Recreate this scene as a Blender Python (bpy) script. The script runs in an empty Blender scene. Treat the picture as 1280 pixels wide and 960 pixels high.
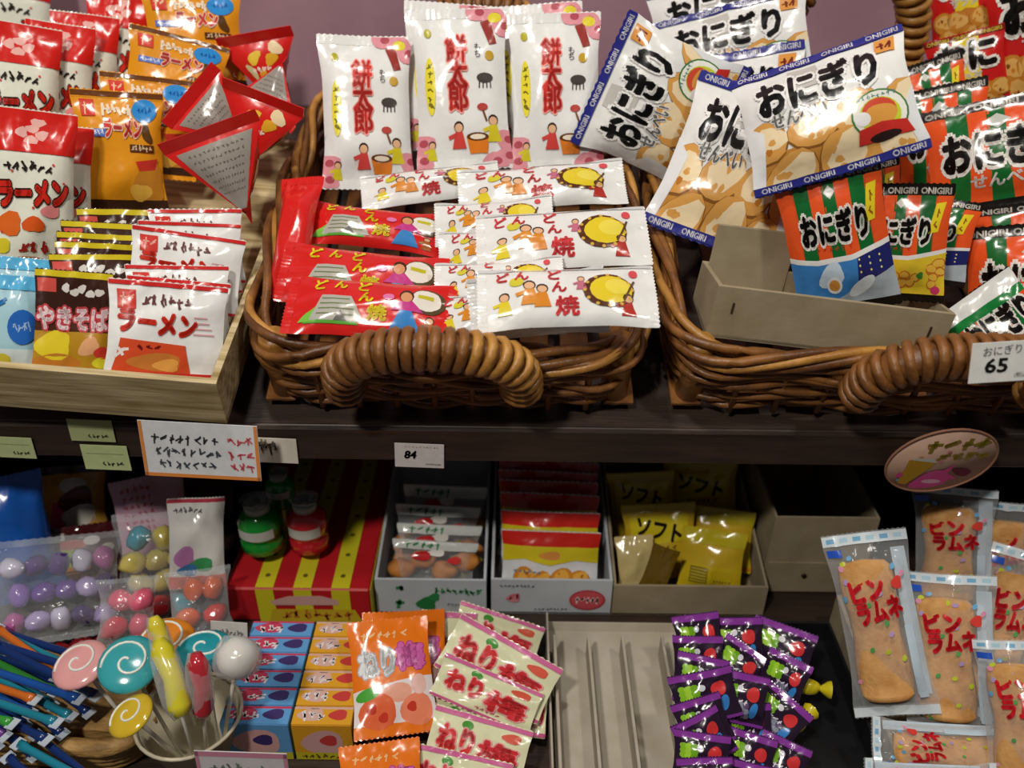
import bpy, bmesh, math, random
import numpy as np
from mathutils import Vector as V, Matrix

# ------------------------------------------------------------------ camera, world, lights
S = bpy.context.scene
COL = S.collection
R = math.radians
F = 1100.0                                   # focal length in pixels of the 1280 wide frame
PITCH, ROLL = R(32), R(0.7)
CAM = V((0, 0, 1.35))
fwd = V((0, math.cos(PITCH), -math.sin(PITCH)))
_r0, _u0 = V((1, 0, 0)), V((0, math.sin(PITCH), math.cos(PITCH)))
right = _r0 * math.cos(ROLL) + _u0 * math.sin(ROLL)
up = _u0 * math.cos(ROLL) - _r0 * math.sin(ROLL)
cd = bpy.data.cameras.new('camera'); cam = bpy.data.objects.new('camera', cd); COL.objects.link(cam)
cam.matrix_world = Matrix(((right.x, up.x, -fwd.x, CAM.x), (right.y, up.y, -fwd.y, CAM.y), (right.z, up.z, -fwd.z, CAM.z), (0, 0, 0, 1)))
cd.sensor_width = 36; cd.lens = 36 * F / 1280; cd.clip_start = 0.02
cd.dof.use_dof = True; cd.dof.focus_distance = 0.80; cd.dof.aperture_fstop = 3.8
S.camera = cam
W = bpy.data.worlds.new('world'); S.world = W; W.use_nodes = True
W.node_tree.nodes['Background'].inputs[0].default_value = (0.9, 0.86, 0.9, 1)
W.node_tree.nodes['Background'].inputs[1].default_value = 0.055

def lamp(name, loc, target, energy, size, col):
    l = bpy.data.lights.new(name, 'AREA'); l.energy = energy; l.size = size; l.color = col; l.shape = 'DISK'
    o = bpy.data.objects.new(name, l); COL.objects.link(o); o.location = loc
    o.rotation_euler = (V(target) - V(loc)).to_track_quat('-Z', 'Y').to_euler()
    return o
lamp('ceiling_lamp_light', (-0.55, -0.45, 2.45), (0, .8, .95), 21, .16, (1, .93, .84))
lamp('ceiling_lamp_light', (0.75, 0.05, 2.6), (0.1, .9, 1), 8, .14, (1, .93, .84))
lamp('ceiling_lamp_light', (-0.25, 0.45, 2.6), (-.15, .95, 1), 9, .12, (1, .94, .86))
vs = S.view_settings; vs.view_transform = 'Standard'; vs.look = 'None'; vs.exposure = -0.1; vs.gamma = 1
vs.use_curve_mapping = False

# ------------------------------------------------------------------ pixel helpers (photo frame -> world point at a real depth)
def ray(px, py): return fwd + right * ((px - 640) / F) - up * ((py - 480) / F)
def aty(px, py, y): d = ray(px, py); return CAM + d * (y / d.y)
def atz(px, py, z): d = ray(px, py); return CAM + d * ((z - CAM.z) / d.z)
TILT = R(19)
def deck(y): return 0.976 + math.tan(TILT) * (y - .65)          # plane through the basket rims
def onrim(px, py, h=0.0):
    d = ray(px, py); k = math.tan(TILT)
    t = (0.976 + h - k * .65 - CAM.z) / (d.z - k * d.y)
    return CAM + d * t
def leaned(B, T, lean):
    """point on pixel ray T so that the segment from B leans back by `lean` degrees"""
    d = ray(*T); k = math.tan(R(lean))
    t = (B.y - CAM.y + k * (CAM.z - B.z)) / (d.y - k * d.z)
    return CAM + d * t
def axial(P): return (P - CAM).dot(fwd)

# ------------------------------------------------------------------ materials
def lin(h):
    if not isinstance(h, str): return tuple(h)[:3]
    h = h.lstrip('#'); o = []
    for i in (0, 2, 4):
        c = int(h[i:i + 2], 16) / 255
        o.append(c / 12.92 if c <= .04045 else ((c + .055) / 1.055) ** 2.4)
    return tuple(o)
_M = {}
def nd(nt, t, **k):
    n = nt.nodes.new(t)
    for a, b in k.items(): setattr(n, a, b)
    return n
def mat(name, col=None, rough=.5, vary=.12, scale=40, bump=0.0, bscale=80, metal=0, coat=0, attr=False, alpha=None, spec=.5, stretch=None, col2=None):
    if name in _M: return _M[name]
    m = bpy.data.materials.new(name); m.use_nodes = True; nt = m.node_tree; b = nt.nodes['Principled BSDF']
    b.inputs['Roughness'].default_value = rough; b.inputs['Metallic'].default_value = metal
    b.inputs['Specular IOR Level'].default_value = spec
    b.inputs['Coat Weight'].default_value = coat; b.inputs['Coat Roughness'].default_value = .12
    tc = nd(nt, 'ShaderNodeTexCoord'); no = nd(nt, 'ShaderNodeTexNoise'); no.inputs['Scale'].default_value = scale; no.inputs['Detail'].default_value = 4
    src = tc.outputs['Object']
    if stretch:
        mp = nd(nt, 'ShaderNodeMapping'); mp.inputs['Scale'].default_value = stretch; nt.links.new(src, mp.inputs[0]); src2 = mp.outputs[0]
    else: src2 = src
    nt.links.new(src2, no.inputs['Vector'])
    mx = nd(nt, 'ShaderNodeMix', data_type='RGBA')
    if attr:
        at = nd(nt, 'ShaderNodeAttribute', attribute_name='Col')
        mx.blend_type = 'MULTIPLY'; mx.inputs['Factor'].default_value = vary
        nt.links.new(at.outputs['Color'], mx.inputs['A']); nt.links.new(no.outputs['Fac'], mx.inputs['B'])
    else:
        c = lin(col); c2 = lin(col2) if col2 else tuple(x * (1 - vary) for x in c); c1 = c if col2 else tuple(min(1, x * (1 + vary)) for x in c)
        mx.inputs['A'].default_value = (*c1, 1); mx.inputs['B'].default_value = (*c2, 1)
        cr = nd(nt, 'ShaderNodeMapRange'); cr.inputs[1].default_value = .35; cr.inputs[2].default_value = .65
        nt.links.new(no.outputs['Fac'], cr.inputs[0]); nt.links.new(cr.outputs[0], mx.inputs['Factor'])
    nt.links.new(mx.outputs['Result'], b.inputs['Base Color'])
    if bump:
        n2 = nd(nt, 'ShaderNodeTexNoise'); n2.inputs['Scale'].default_value = bscale; n2.inputs['Detail'].default_value = 2
        nt.links.new(src2 if stretch else src, n2.inputs['Vector'])
        bp = nd(nt, 'ShaderNodeBump'); bp.inputs['Strength'].default_value = bump; bp.inputs['Distance'].default_value = .004
        nt.links.new(n2.outputs['Fac'], bp.inputs['Height']); nt.links.new(bp.outputs[0], b.inputs['Normal'])
    if alpha is not None:
        # clear film: mostly see-through, glossy at grazing angles
        tr = nd(nt, 'ShaderNodeBsdfTransparent'); ms = nd(nt, 'ShaderNodeMixShader'); lw = nd(nt, 'ShaderNodeLayerWeight'); lw.inputs[0].default_value = .35
        ma = nd(nt, 'ShaderNodeMath', operation='MULTIPLY_ADD'); ma.inputs[1].default_value = .5; ma.inputs[2].default_value = alpha
        nt.links.new(lw.outputs['Facing'], ma.inputs[0]); nt.links.new(ma.outputs[0], ms.inputs[0])
        nt.links.new(tr.outputs[0], ms.inputs[1]); nt.links.new(b.outputs[0], ms.inputs[2])
        nt.links.new(ms.outputs[0], nt.nodes['Material Output'].inputs[0])
    _M[name] = m; return m
def film(h): return mat('film ' + h, h, rough=.2, vary=.04, bump=.35, bscale=45, coat=.3)
def paper(h): return mat('paper ' + h, h, rough=.75, vary=.05, scale=90)
PRINT = mat('film print', attr=True, rough=.2, vary=.06, bump=.35, bscale=45, coat=.3)
INK = mat('paper print', attr=True, rough=.7, vary=.06)
CLEAR = mat('clear film', '#e8eef2', rough=.12, vary=.02, alpha=.10, bump=.5, bscale=60)
SILVER = mat('silver film back', '#b9bcc0', rough=.3, metal=.6, bump=.3, bscale=60)
WICK = mat('wicker cane', '#91602e', col2='#5a3516', rough=.42, scale=26, bump=.25, bscale=140)
WICK2 = mat('pale wicker cane', '#c08c42', col2='#94642a', rough=.4, scale=30, bump=.25, bscale=140)
DARK = mat('dark stained wood', '#3a2b22', col2='#2a1f19', rough=.5, scale=14, stretch=(1, 8, 8), bump=.1, bscale=50)
CARD = mat('cardboard', '#a2947a', col2='#948669', rough=.85, scale=30, bump=.06, bscale=120)
CARD2 = mat('grey cardboard', '#b9b1a2', col2='#aca390', rough=.85, scale=30, bump=.05, bscale=120)
CARDEDGE = mat('cardboard edge', '#8c7a58', rough=.9)

# ------------------------------------------------------------------ object helpers
def obj(name, me, m, parent=None, mw=None):
    o = bpy.data.objects.new(name, me); COL.objects.link(o)
    if m is not None and not me.materials: me.materials.append(m)
    if parent is not None: o.parent = parent
    if mw is not None: o.matrix_local = mw
    return o
def tag(o, label, cat=None, group=None, kind=None):
    if label: o['label'] = label
    if cat: o['category'] = cat
    if group: o['group'] = group
    if kind: o['kind'] = kind
    return o
def thing(name, label, cat, mw, group=None):
    o = bpy.data.objects.new(name, None); COL.objects.link(o); o.empty_display_size = .02
    o.matrix_world = mw; return tag(o, label, cat, group)
def frame(o, x, y, z):
    x, y, z = V(x).normalized(), V(y).normalized(), V(z).normalized()
    return Matrix(((x.x, y.x, z.x, o[0]), (x.y, y.y, z.y, o[1]), (x.z, y.z, z.z, o[2]), (0, 0, 0, 1)))
def loc(x, y, z, rz=0, rx=0, ry=0):
    return Matrix.Translation((x, y, z)) @ Matrix.Rotation(rz, 4, 'Z') @ Matrix.Rotation(rx, 4, 'X') @ Matrix.Rotation(ry, 4, 'Y')
def mesh(verts, faces, smooth=True, name='mesh'):
    me = bpy.data.meshes.new(name); me.from_pydata([tuple(v) for v in verts], [], [tuple(f) for f in faces]); me.update()
    if smooth: me.polygons.foreach_set('use_smooth', [True] * len(me.polygons))
    return me
def from_bm(bm, smooth=False):
    me = bpy.data.meshes.new('mesh'); bm.to_mesh(me); bm.free()
    if smooth: me.polygons.foreach_set('use_smooth', [True] * len(me.polygons))
    return me
def boxm(x0, x1, y0, y1, z0, z1, bev=.0006):
    bm = bmesh.new()
    vs_ = [bm.verts.new((x, y, z)) for z in (z0, z1) for y in (y0, y1) for x in (x0, x1)]
    for f in ((0, 2, 3, 1), (4, 5, 7, 6), (0, 1, 5, 4), (2, 6, 7, 3), (0, 4, 6, 2), (1, 3, 7, 5)): bm.faces.new([vs_[i] for i in f])
    if bev: bmesh.ops.bevel(bm, geom=bm.edges[:], offset=bev, segments=1, affect='EDGES')
    return from_bm(bm)
def tubem(pts, rad, n=8, closed=False, flat=1.0):
    pts = [V(p) for p in pts]; N = len(pts); vs_, fs = [], []
    rads = rad if hasattr(rad, '__len__') else [rad] * N
    prev = None
    for i, p in enumerate(pts):
        a = pts[(i - 1) % N] if (closed or i > 0) else p; b = pts[(i + 1) % N] if (closed or i < N - 1) else p
        t = (b - a).normalized()
        if prev is None: x = t.orthogonal().normalized()
        else: x = (prev - t * prev.dot(t)).normalized()
        prev = x; y = t.cross(x)
        for k in range(n):
            an = 2 * math.pi * k / n
            vs_.append(p + (x * math.cos(an) + y * math.sin(an) * flat) * rads[i])
    for i in range(N if closed else N - 1):
        j = (i + 1) % N
        for k in range(n):
            l = (k + 1) % n; fs.append((i * n + k, i * n + l, j * n + l, j * n + k))
    if not closed:
        fs.append(tuple(range(n - 1, -1, -1))); fs.append(tuple((N - 1) * n + k for k in range(n)))
    return mesh(vs_, fs)
def lathem(prof, n=20, cap=True):
    vs_, fs = [], []
    for r, z in prof:
        for k in range(n):
            a = 2 * math.pi * k / n; vs_.append((r * math.cos(a), r * math.sin(a), z))
    for i in range(len(prof) - 1):
        for k in range(n):
            l = (k + 1) % n; fs.append((i * n + k, i * n + l, (i + 1) * n + l, (i + 1) * n + k))
    if cap: fs.append(tuple(range(n - 1, -1, -1))); fs.append(tuple((len(prof) - 1) * n + k for k in range(n)))
    return mesh(vs_, fs)
def blobm(rx, ry, rz, seed=0, amp=.12, n=14):
    rnd = random.Random(seed); ph = [rnd.uniform(0, 6) for _ in range(6)]; vs_, fs = [], []
    m_ = n // 2 + 1
    for i in range(m_ + 1):
        th = math.pi * i / m_
        for k in range(n):
            a = 2 * math.pi * k / n; d = V((math.sin(th) * math.cos(a), math.sin(th) * math.sin(a), math.cos(th)))
            s = 1 + amp * (math.sin(3 * d.x + ph[0]) * math.sin(4 * d.y + ph[1]) + .6 * math.sin(5 * d.z + ph[2] + 3 * d.x))
            vs_.append((d.x * rx * s, d.y * ry * s, d.z * rz * s))
    for i in range(m_):
        for k in range(n):
            l = (k + 1) % n; fs.append((i * n + k, (i + 1) * n + k, (i + 1) * n + l, i * n + l))
    return mesh(vs_, fs)

# ------------------------------------------------------------------ printed artwork: flat coloured shapes laid on a surface
_T = {}
def textm(s, off):
    k = (s, round(off, 3))
    if k in _T: return _T[k]
    c = bpy.data.curves.new('t', 'FONT'); c.body = s; c.size = 1; c.resolution_u = 2; c.offset = off; c.align_x = 'CENTER'; c.space_line = .8
    o = bpy.data.objects.new('t', c); COL.objects.link(o)
    m = bpy.data.meshes.new_from_object(o.evaluated_get(bpy.context.evaluated_depsgraph_get()))
    v = np.array([x.co[:2] for x in m.vertices]).reshape(-1, 2); f = [tuple(p.vertices) for p in m.polygons]
    bpy.data.objects.remove(o); bpy.data.curves.remove(c); bpy.data.meshes.remove(m)
    _T[k] = (v, f); return _T[k]
class Art:
    def __init__(s, w, h): s.w, s.h, s.v, s.f, s.c, s.z, s.cache = w, h, [], [], [], [], {}
    def add(s, v, f, c, z):
        b = len(s.v); c = lin(c)
        for p in v: s.v.append((p[0] / s.w, p[1] / s.h)); s.c.append(c); s.z.append(z)
        s.f += [tuple(b + i for i in q) for q in f]; s.cache = {}; return s
    def poly(s, pts, c, z=0): return s.add(pts, [tuple(range(len(pts)))], c, z)
    def rect(s, x0, y0, x1, y1, c, z=0): return s.poly([(x0, y0), (x1, y0), (x1, y1), (x0, y1)], c, z)
    def ell(s, cx, cy, rx, ry, c, z=1, rot=0, n=16, wob=0, seed=0):
        rnd = random.Random(seed); p1, p2 = rnd.uniform(0, 6), rnd.uniform(0, 6); cr, sr = math.cos(R(rot)), math.sin(R(rot)); pts = []
        for i in range(n):
            a = 2 * math.pi * i / n; k = 1 + wob * (math.sin(2 * a + p1) + math.sin(3 * a + p2)) / 2
            x, y = rx * k * math.cos(a), ry * k * math.sin(a); pts.append((cx + x * cr - y * sr, cy + x * sr + y * cr))
        return s.poly(pts, c, z)
    def line(s, pts, wd, c, z=2):
        for (x0, y0), (x1, y1) in zip(pts[:-1], pts[1:]):
            d = math.hypot(x1 - x0, y1 - y0) or 1e-6; nx, ny = -(y1 - y0) / d * wd / 2, (x1 - x0) / d * wd / 2
            s.poly([(x0 + nx, y0 + ny), (x0 - nx, y0 - ny), (x1 - nx, y1 - ny), (x1 + nx, y1 + ny)], c, z)
        return s
    def text(s, t, cx, cy, h, c, z=4, rot=0, out=None, ow=.07, w=None, bold=.018, vert=False, slant=0):
        if vert: t = '\n'.join(t)
        v0, f0 = textm(t, 0)
        lo, hi = v0.min(0), v0.max(0); sy = h / (hi[1] - lo[1]); sx = sy if w is None else w / (hi[0] - lo[0]); mid = (lo + hi) / 2
        cr, sr = math.cos(R(rot)), math.sin(R(rot))
        def put(v):
            q = (v - mid) * (sx, sy); q[:, 0] += slant * q[:, 1]
            return np.stack([cx + q[:, 0] * cr - q[:, 1] * sr, cy + q[:, 0] * sr + q[:, 1] * cr], 1)
        if out:
            for k in range(10): s.add(put(v0 + (bold + ow) * np.array([math.cos(k * math.pi / 5), math.sin(k * math.pi / 5)])), f0, out, z - 1)
        if bold > .02:
            for k in range(6): s.add(put(v0 + bold * np.array([math.cos(k * math.pi / 3), math.sin(k * math.pi / 3)])), f0, c, z)
        return s.add(put(v0.copy()), f0, c, z)
    def scrib(s, x0, y0, x1, y1, n, c, z=3, seed=1, wd=None, slope=0):
        """a line of writing too small to read in the photograph: short strokes only"""
        rnd = random.Random(seed); cw = (x1 - x0) / n; hh = y1 - y0; wd = wd or hh * .16
        for i in range(n):
            bx = x0 + cw * (i + .5); by = (y0 + y1) / 2 + slope * (bx - x0)
            for _ in range(3):
                a = rnd.choice([0, 90, 35, -50]) + rnd.uniform(-15, 15); l = hh * rnd.uniform(.5, .95) * .5
                ox, oy = rnd.uniform(-.2, .2) * cw, rnd.uniform(-.25, .25) * hh
                dx, dy = l * math.cos(R(a)) * min(1, cw / hh), l * math.sin(R(a))
                s.line([(bx + ox - dx, by + oy - dy), (bx + ox + dx, by + oy + dy)], wd, c, z)
        return s
    def built(s, nu, nv):
        if (nu, nv) in s.cache: return s.cache[(nu, nv)]
        bm = bmesh.new(); cl = bm.verts.layers.float_color.new('c'); zl = bm.verts.layers.float.new('z')
        vs_ = []
        for p, c, z in zip(s.v, s.c, s.z):
            v = bm.verts.new((p[0], p[1], 0)); v[cl] = (*c, 1); v[zl] = z; vs_.append(v)
        for q in s.f:
            try: bm.faces.new([vs_[i] for i in q])
            except ValueError: pass
        e = .004
        planes = [((e, 0, 0), (-1, 0, 0), 1), ((1 - e, 0, 0), (1, 0, 0), 1), ((0, e, 0), (0, -1, 0), 1), ((0, 1 - e, 0), (0, 1, 0), 1)]
        planes += [((i / nu, 0, 0), (1, 0, 0), 0) for i in range(1, nu)] + [((0, i / nv, 0), (0, 1, 0), 0) for i in range(1, nv)]
        if nu > 1: planes += [((k / nu, 0, 0), (nu, -nv, 0), 0) for k in range(1 - nv, nu)]
        for co, no, cut in planes:
            bmesh.ops.bisect_plane(bm, geom=bm.verts[:] + bm.edges[:] + bm.faces[:], plane_co=co, plane_no=no, clear_outer=bool(cut), dist=1e-7)
        bmesh.ops.delete(bm, geom=[v for v in bm.verts if not v.link_faces], context='VERTS')
        bm.normal_update()
        bmesh.ops.reverse_faces(bm, faces=[f for f in bm.faces if f.normal.z < 0])
        bm.verts.index_update()
        uv = np.array([v.co[:2] for v in bm.verts]).reshape(-1, 2); c = np.array([v[cl][:] for v in bm.verts], dtype=np.float32).reshape(-1, 4)
        z = np.array([v[zl] for v in bm.verts]); f = [tuple(v.index for v in q.verts) for q in bm.faces]; bm.free()
        s.cache[(nu, nv)] = (uv, c, z, f); return s.cache[(nu, nv)]
def grid_normals(P):
    du = np.gradient(P, axis=1); dv = np.gradient(P, axis=0); n = np.cross(du, dv); l = np.linalg.norm(n, axis=2, keepdims=True); l[l == 0] = 1
    return n / l
def decal(art, P, parent, m=None, base=.0009, step=.00006, name='print'):
    """lay artwork on a surface given as a grid of points P[nv+1, nu+1, 3]"""
    nv, nu = P.shape[0] - 1, P.shape[1] - 1
    uv, c, z, f = art.built(nu, nv)
    if not f: return None
    N = grid_normals(P); a, b = uv[:, 0] * nu, uv[:, 1] * nv
    i = np.clip(a.astype(int), 0, nu - 1); j = np.clip(b.astype(int), 0, nv - 1); fu = (a - i)[:, None]; fv = (b - j)[:, None]
    def bil(G):
        A_, B_, C_, D_ = G[j, i], G[j, i + 1], G[j + 1, i + 1], G[j + 1, i]
        return np.where(fu >= fv, A_ + fu * (B_ - A_) + fv * (C_ - B_), A_ + fv * (D_ - A_) + fu * (C_ - D_))
    n = bil(N); n /= np.maximum(np.linalg.norm(n, axis=1, keepdims=True), 1e-9); p = bil(P) + n * (base + step * z)[:, None]
    me = bpy.data.meshes.new('print'); me.from_pydata(p.tolist(), [], f); me.update()
    me.polygons.foreach_set('use_smooth', [True] * len(me.polygons))
    ca = me.color_attributes.new('Col', 'FLOAT_COLOR', 'POINT'); ca.data.foreach_set('color', c.ravel())
    me.normals_split_custom_set_from_vertices(n.tolist())
    return obj(name, me, m or PRINT, parent)
def flatgrid(w, h, o=(0, 0, 0), x=(1, 0, 0), y=(0, 1, 0)):
    o, x, y = np.array(o), np.array(x), np.array(y)
    return np.array([[o, o + x * w], [o + y * h, o + x * w + y * h]], dtype=float)

# ------------------------------------------------------------------ pillow bags
NU, NV = 12, 14
def ss(t): t = np.clip(t, 0, 1); return t * t * (3 - 2 * t)
def pouch_surface(w, h, th, seed, bend=0, seal=.06, crink=1.0, curl=.0):
    rn = np.random.RandomState(seed); u = np.linspace(0, 1, NU + 1)[None, :]; v = np.linspace(0, 1, NV + 1)[:, None]
    fv = (ss((v - seal) / .26) * ss((1 - seal - v) / .26)) ** .6; fu = (4 * u * (1 - u)) ** .5; f = fu * fv
    x = (u - .5) * w * (1 - .9 * th / w * .35 * fv); y = v * h + 0 * u
    g = np.exp(-((v - seal) / .13) ** 2) + np.exp(-((1 - seal - v) / .13) ** 2)
    z = th * .5 * f
    for k in range(3):
        z = z + crink * .0032 * (.6 - np.abs(np.sin((u * rn.uniform(2, 5) + v * rn.uniform(-1.2, 1.2)) * 3.1 + rn.uniform(0, 6)))) * g * fu * (v > seal * .9) * (v < 1 - seal * .9)
    for k in range(4):
        z = z + crink * .0024 * (.5 - np.abs(np.sin(u * rn.uniform(-5, 5) + v * rn.uniform(-6, 6) + rn.uniform(0, 6)))) * f
    zc = bend * 4 * (v - .5) ** 2 + curl * np.maximum(0, v - .7) ** 2 * 10 + .0025 * np.sin(u * rn.uniform(2, 5) + rn.uniform(0, 6)) * (1 - fv) * crink + 0 * u
    e = .0002 * np.minimum(1, fu * 4)
    front = np.stack([x + 0 * v, y, zc + np.maximum(z, 0) + e], 2); back = np.stack([x + 0 * v, y, zc - .7 * th * .5 * f - e], 2)
    return front, back
def gridfaces(nu, nv, off=0, flip=False):
    fs = []
    for j in range(nv):
        for i in range(nu):
            a = off + j * (nu + 1) + i; t1_, t2_ = (a, a + 1, a + nu + 2), (a, a + nu + 2, a + nu + 1)
            fs += [t1_[::-1], t2_[::-1]] if flip else [t1_, t2_]
    return fs
def samp(P, u, v):
    nv, nu = P.shape[0] - 1, P.shape[1] - 1; a, b = min(max(u * nu, 0), nu - 1e-6), min(max(v * nv, 0), nv - 1e-6); i, j = int(a), int(b); x, y = a - i, b - j
    return P[j, i] * (1 - x) * (1 - y) + P[j, i + 1] * x * (1 - y) + P[j + 1, i] * (1 - x) * y + P[j + 1, i + 1] * x * y
def seal_mesh(front, back, v0, v1, outer, h, teeth=34):
    vs_, fs = [], []
    rows = [v0 + (v1 - v0) * k / 3 for k in range(4)]
    for side, P, s in ((0, front, 1), (1, back, -1)):
        b = len(vs_)
        for k, v in enumerate(rows):
            for i in range(teeth + 1):
                p = samp(P, i / teeth, v).copy(); p[2] += s * .00016 * (1 + (i % 2))
                if v == outer: p[1] += (.0011 if i % 2 else 0) * (1 if outer > .5 else -1)
                vs_.append(p)
        fs += gridfaces(teeth, 3, b, side == 1)
    return mesh(vs_, fs, False)
def pouch(root, w, h, th, seed, art, base, seals=None, bend=0, seal=.06, crink=1.0, curl=0, back=None, body='body'):
    fr, bk = pouch_surface(w, h, th, seed, bend, seal, crink, curl)
    n = (NU + 1) * (NV + 1); vs_ = np.concatenate([fr.reshape(-1, 3), bk.reshape(-1, 3)])
    me = mesh(vs_.tolist(), gridfaces(NU, NV) + gridfaces(NU, NV, n, True))
    me.materials.append(base)
    if back: me.materials.append(back); me.polygons.foreach_set('material_index', [0] * (2 * NU * NV) + [1] * (2 * NU * NV))
    obj(body, me, None, root)
    st, sb = seals if seals else (base, base)
    if st: obj('top_seal', seal_mesh(fr, bk, 1 - seal, 1, 1, h), st, root)
    if sb: obj('bottom_seal', seal_mesh(fr, bk, 0, seal, 0, h), sb, root)
    if art: decal(art, fr, root)
    return fr
SIZES = []
def bagframe(B, T, wpx, roll=0, face=None):
    ax = T - B; h = ax.length; ax.normalize(); mid = (B + T) / 2
    n = face if face is not None else (CAM - mid).normalized()
    n = (n - ax * n.dot(ax)).normalized(); x = ax.cross(n)
    if roll: q = Matrix.Rotation(R(roll), 3, ax); n = q @ n; x = q @ x
    return frame(B, x, ax, n), wpx * axial(mid) / F, h
_seed = [10]
def bag(name, label, cat, group, art, base, B, T, wpx, lean=28, yB=None, yT=None, dy=0, h0=0, th=None, roll=0, z0=None, w=None, **k):
    _seed[0] += 1
    Bp = atz(*B, z0) if z0 is not None else (aty(*B, yB) if yB is not None else onrim(*B, h0))
    if dy: Bp = aty(*B, Bp.y + dy)
    if Bp.z < .69 and z0 is None and Bp.z < .608: Bp = atz(*B, .608)
    Tp = aty(*T, yT) if yT is not None else leaned(Bp, T, lean)
    mw, wd, h = bagframe(Bp, Tp, wpx, roll)
    if w: wd = w
    SIZES.append((name, round(wd * 100, 1), round(h * 100, 1), [round(c, 3) for c in Bp], [round(c, 3) for c in Tp]))
    root = thing(name, label, cat, mw, group)
    pouch(root, wd, h, th if th is not None else min(wd, h) * .26, _seed[0], art, base, **k)
    return root

# ------------------------------------------------------------------ artwork of each kind of packet
rnd = random.Random(4)
def figure(a, x, y, s, body, skin='#e8b890', hair='#3a2a20', legs=None):
    """tiny printed person: coat, head, hair"""
    a.poly([(x - .5 * s, y), (x + .5 * s, y), (x + .25 * s, y + 1.1 * s), (x - .25 * s, y + 1.1 * s)], body, 1)
    a.line([(x - .2 * s, y + .9 * s), (x - .75 * s, y + .7 * s)], .25 * s, body, 1)
    a.ell(x, y + 1.4 * s, .36 * s, .36 * s, hair, 2, n=10); a.ell(x, y + 1.33 * s, .29 * s, .28 * s, skin, 3, n=10)
def crackers(a, x0, y0, x1, y1, r, n, seed=1, cols=('#dca253', '#f3dfb6', '#c07a2c'), z=1):
    q = random.Random(seed); k = 0
    ys = y1
    row = 0
    while ys > y0 - r * .3:
        x = x0 + (row % 2) * r * .8
        while x < x1 + r * .5:
            cx, cy = x + q.uniform(-.2, .2) * r, ys + q.uniform(-.2, .2) * r; rr = r * q.uniform(.85, 1.1); ro = q.uniform(-40, 40)
            a.ell(cx, cy, rr * 1.05, rr * .93, '#8a5a26', z + .2 * (k % 2) + row, ro, 14, .1, k)
            a.ell(cx, cy + rr * .05, rr, rr * .87, cols[0], z + .3 + .2 * (k % 2) + row, ro, 14, .1, k)
            a.ell(cx + rr * .1, cy + rr * .1, rr * .76, rr * .64, cols[1], z + .5 + .2 * (k % 2) + row, ro, 12, .3, k + 3)
            for _ in range(3): a.ell(cx + q.uniform(-.45, .45) * rr, cy + q.uniform(-.45, .45) * rr, rr * .18, rr * .13, cols[2] if q.random() < .3 else cols[0], z + .7 + .2 * (k % 2) + row, q.uniform(0, 90), 8, .3, k)
            x += r * 1.75; k += 1
        ys -= r * 1.45; row += 1

def art_mochi(var):
    a = Art(10, 16); q = random.Random(var)
    for x, y in ((8.6, 15.2), (7, 15.6), (9.6, 14.2), (9.5, 1.2), (8.2, .7), (.5, 2.6), (.6, .9), (9.6, 2.8)):
        a.ell(x, y, 1.3, .95, '#e79aa4', 0, n=14, wob=.2, seed=int(x * 9))
        a.ell(x + .2, y, .5, .4, '#b8505e', 1, n=9)
    a.text('餅太郎', 4.6, 9.4, 7.6, '#e2403a', 4, vert=True, out='#ffb3a8', ow=.05, bold=.035, w=2.2)
    a.text('もち', 6.9, 11.6, 1.4, '#222222', 4, vert=True)
    a.ell(1.6, 8.2, .55, 2.9, '#f0e23a', 1, n=18); a.scrib(1.3, 6, 1.9, 6.7, 1, '#7a7420', 3, 2, .12)
    for i in range(6): a.scrib(1.25, 5.9 + i * .8, 1.95, 6.5 + i * .8, 1, '#7a7420', 3, i, .13)
    # small ox, mortar, two villagers pounding rice
    a.ell(7.6, 8.9, .9, .5, '#4a4340', 1, n=12)
    for i in range(4): a.line([(7 + i * .4, 8.6), (6.95 + i * .42, 7.9)], .13, '#4a4340', 1)
    a.poly([(5.6, 1.5), (7.4, 1.5), (7.7, 3.1), (5.3, 3.1)], '#e8842a', 1); a.ell(6.5, 3.1, 1.2, .42, '#6a3a18', 2, n=14); a.ell(6.5, 3.1, .85, .26, '#f6ead2', 3, n=12)
    figure(a, 4.5, 2.0, 1.5, '#d84a44'); figure(a, 8.3, 2.6, 1.5, '#dfd030'); a.line([(7.6, 4.6), (7.2, 5.8)], .22, '#7a4a20', 3); a.ell(7.2, 6, .6, .38, '#b8453c', 4, n=10)
    a.poly([(7.2, 14.6), (8.2, 12.2), (9, 12.4), (8.2, 14.9)], '#9c3a32', 2); a.ell(8.7, 15, .7, .55, '#e6d834', 3, n=10)
    figure(a, 1.6, .9, 1.1, '#d8cc2e'); a.ell(1.7, 13.6, .4, .5, '#b8b02a', 2, n=9); a.ell(8.2, 11.1, .5, .5, '#c8a02c', 2, n=9)
    return a
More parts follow.
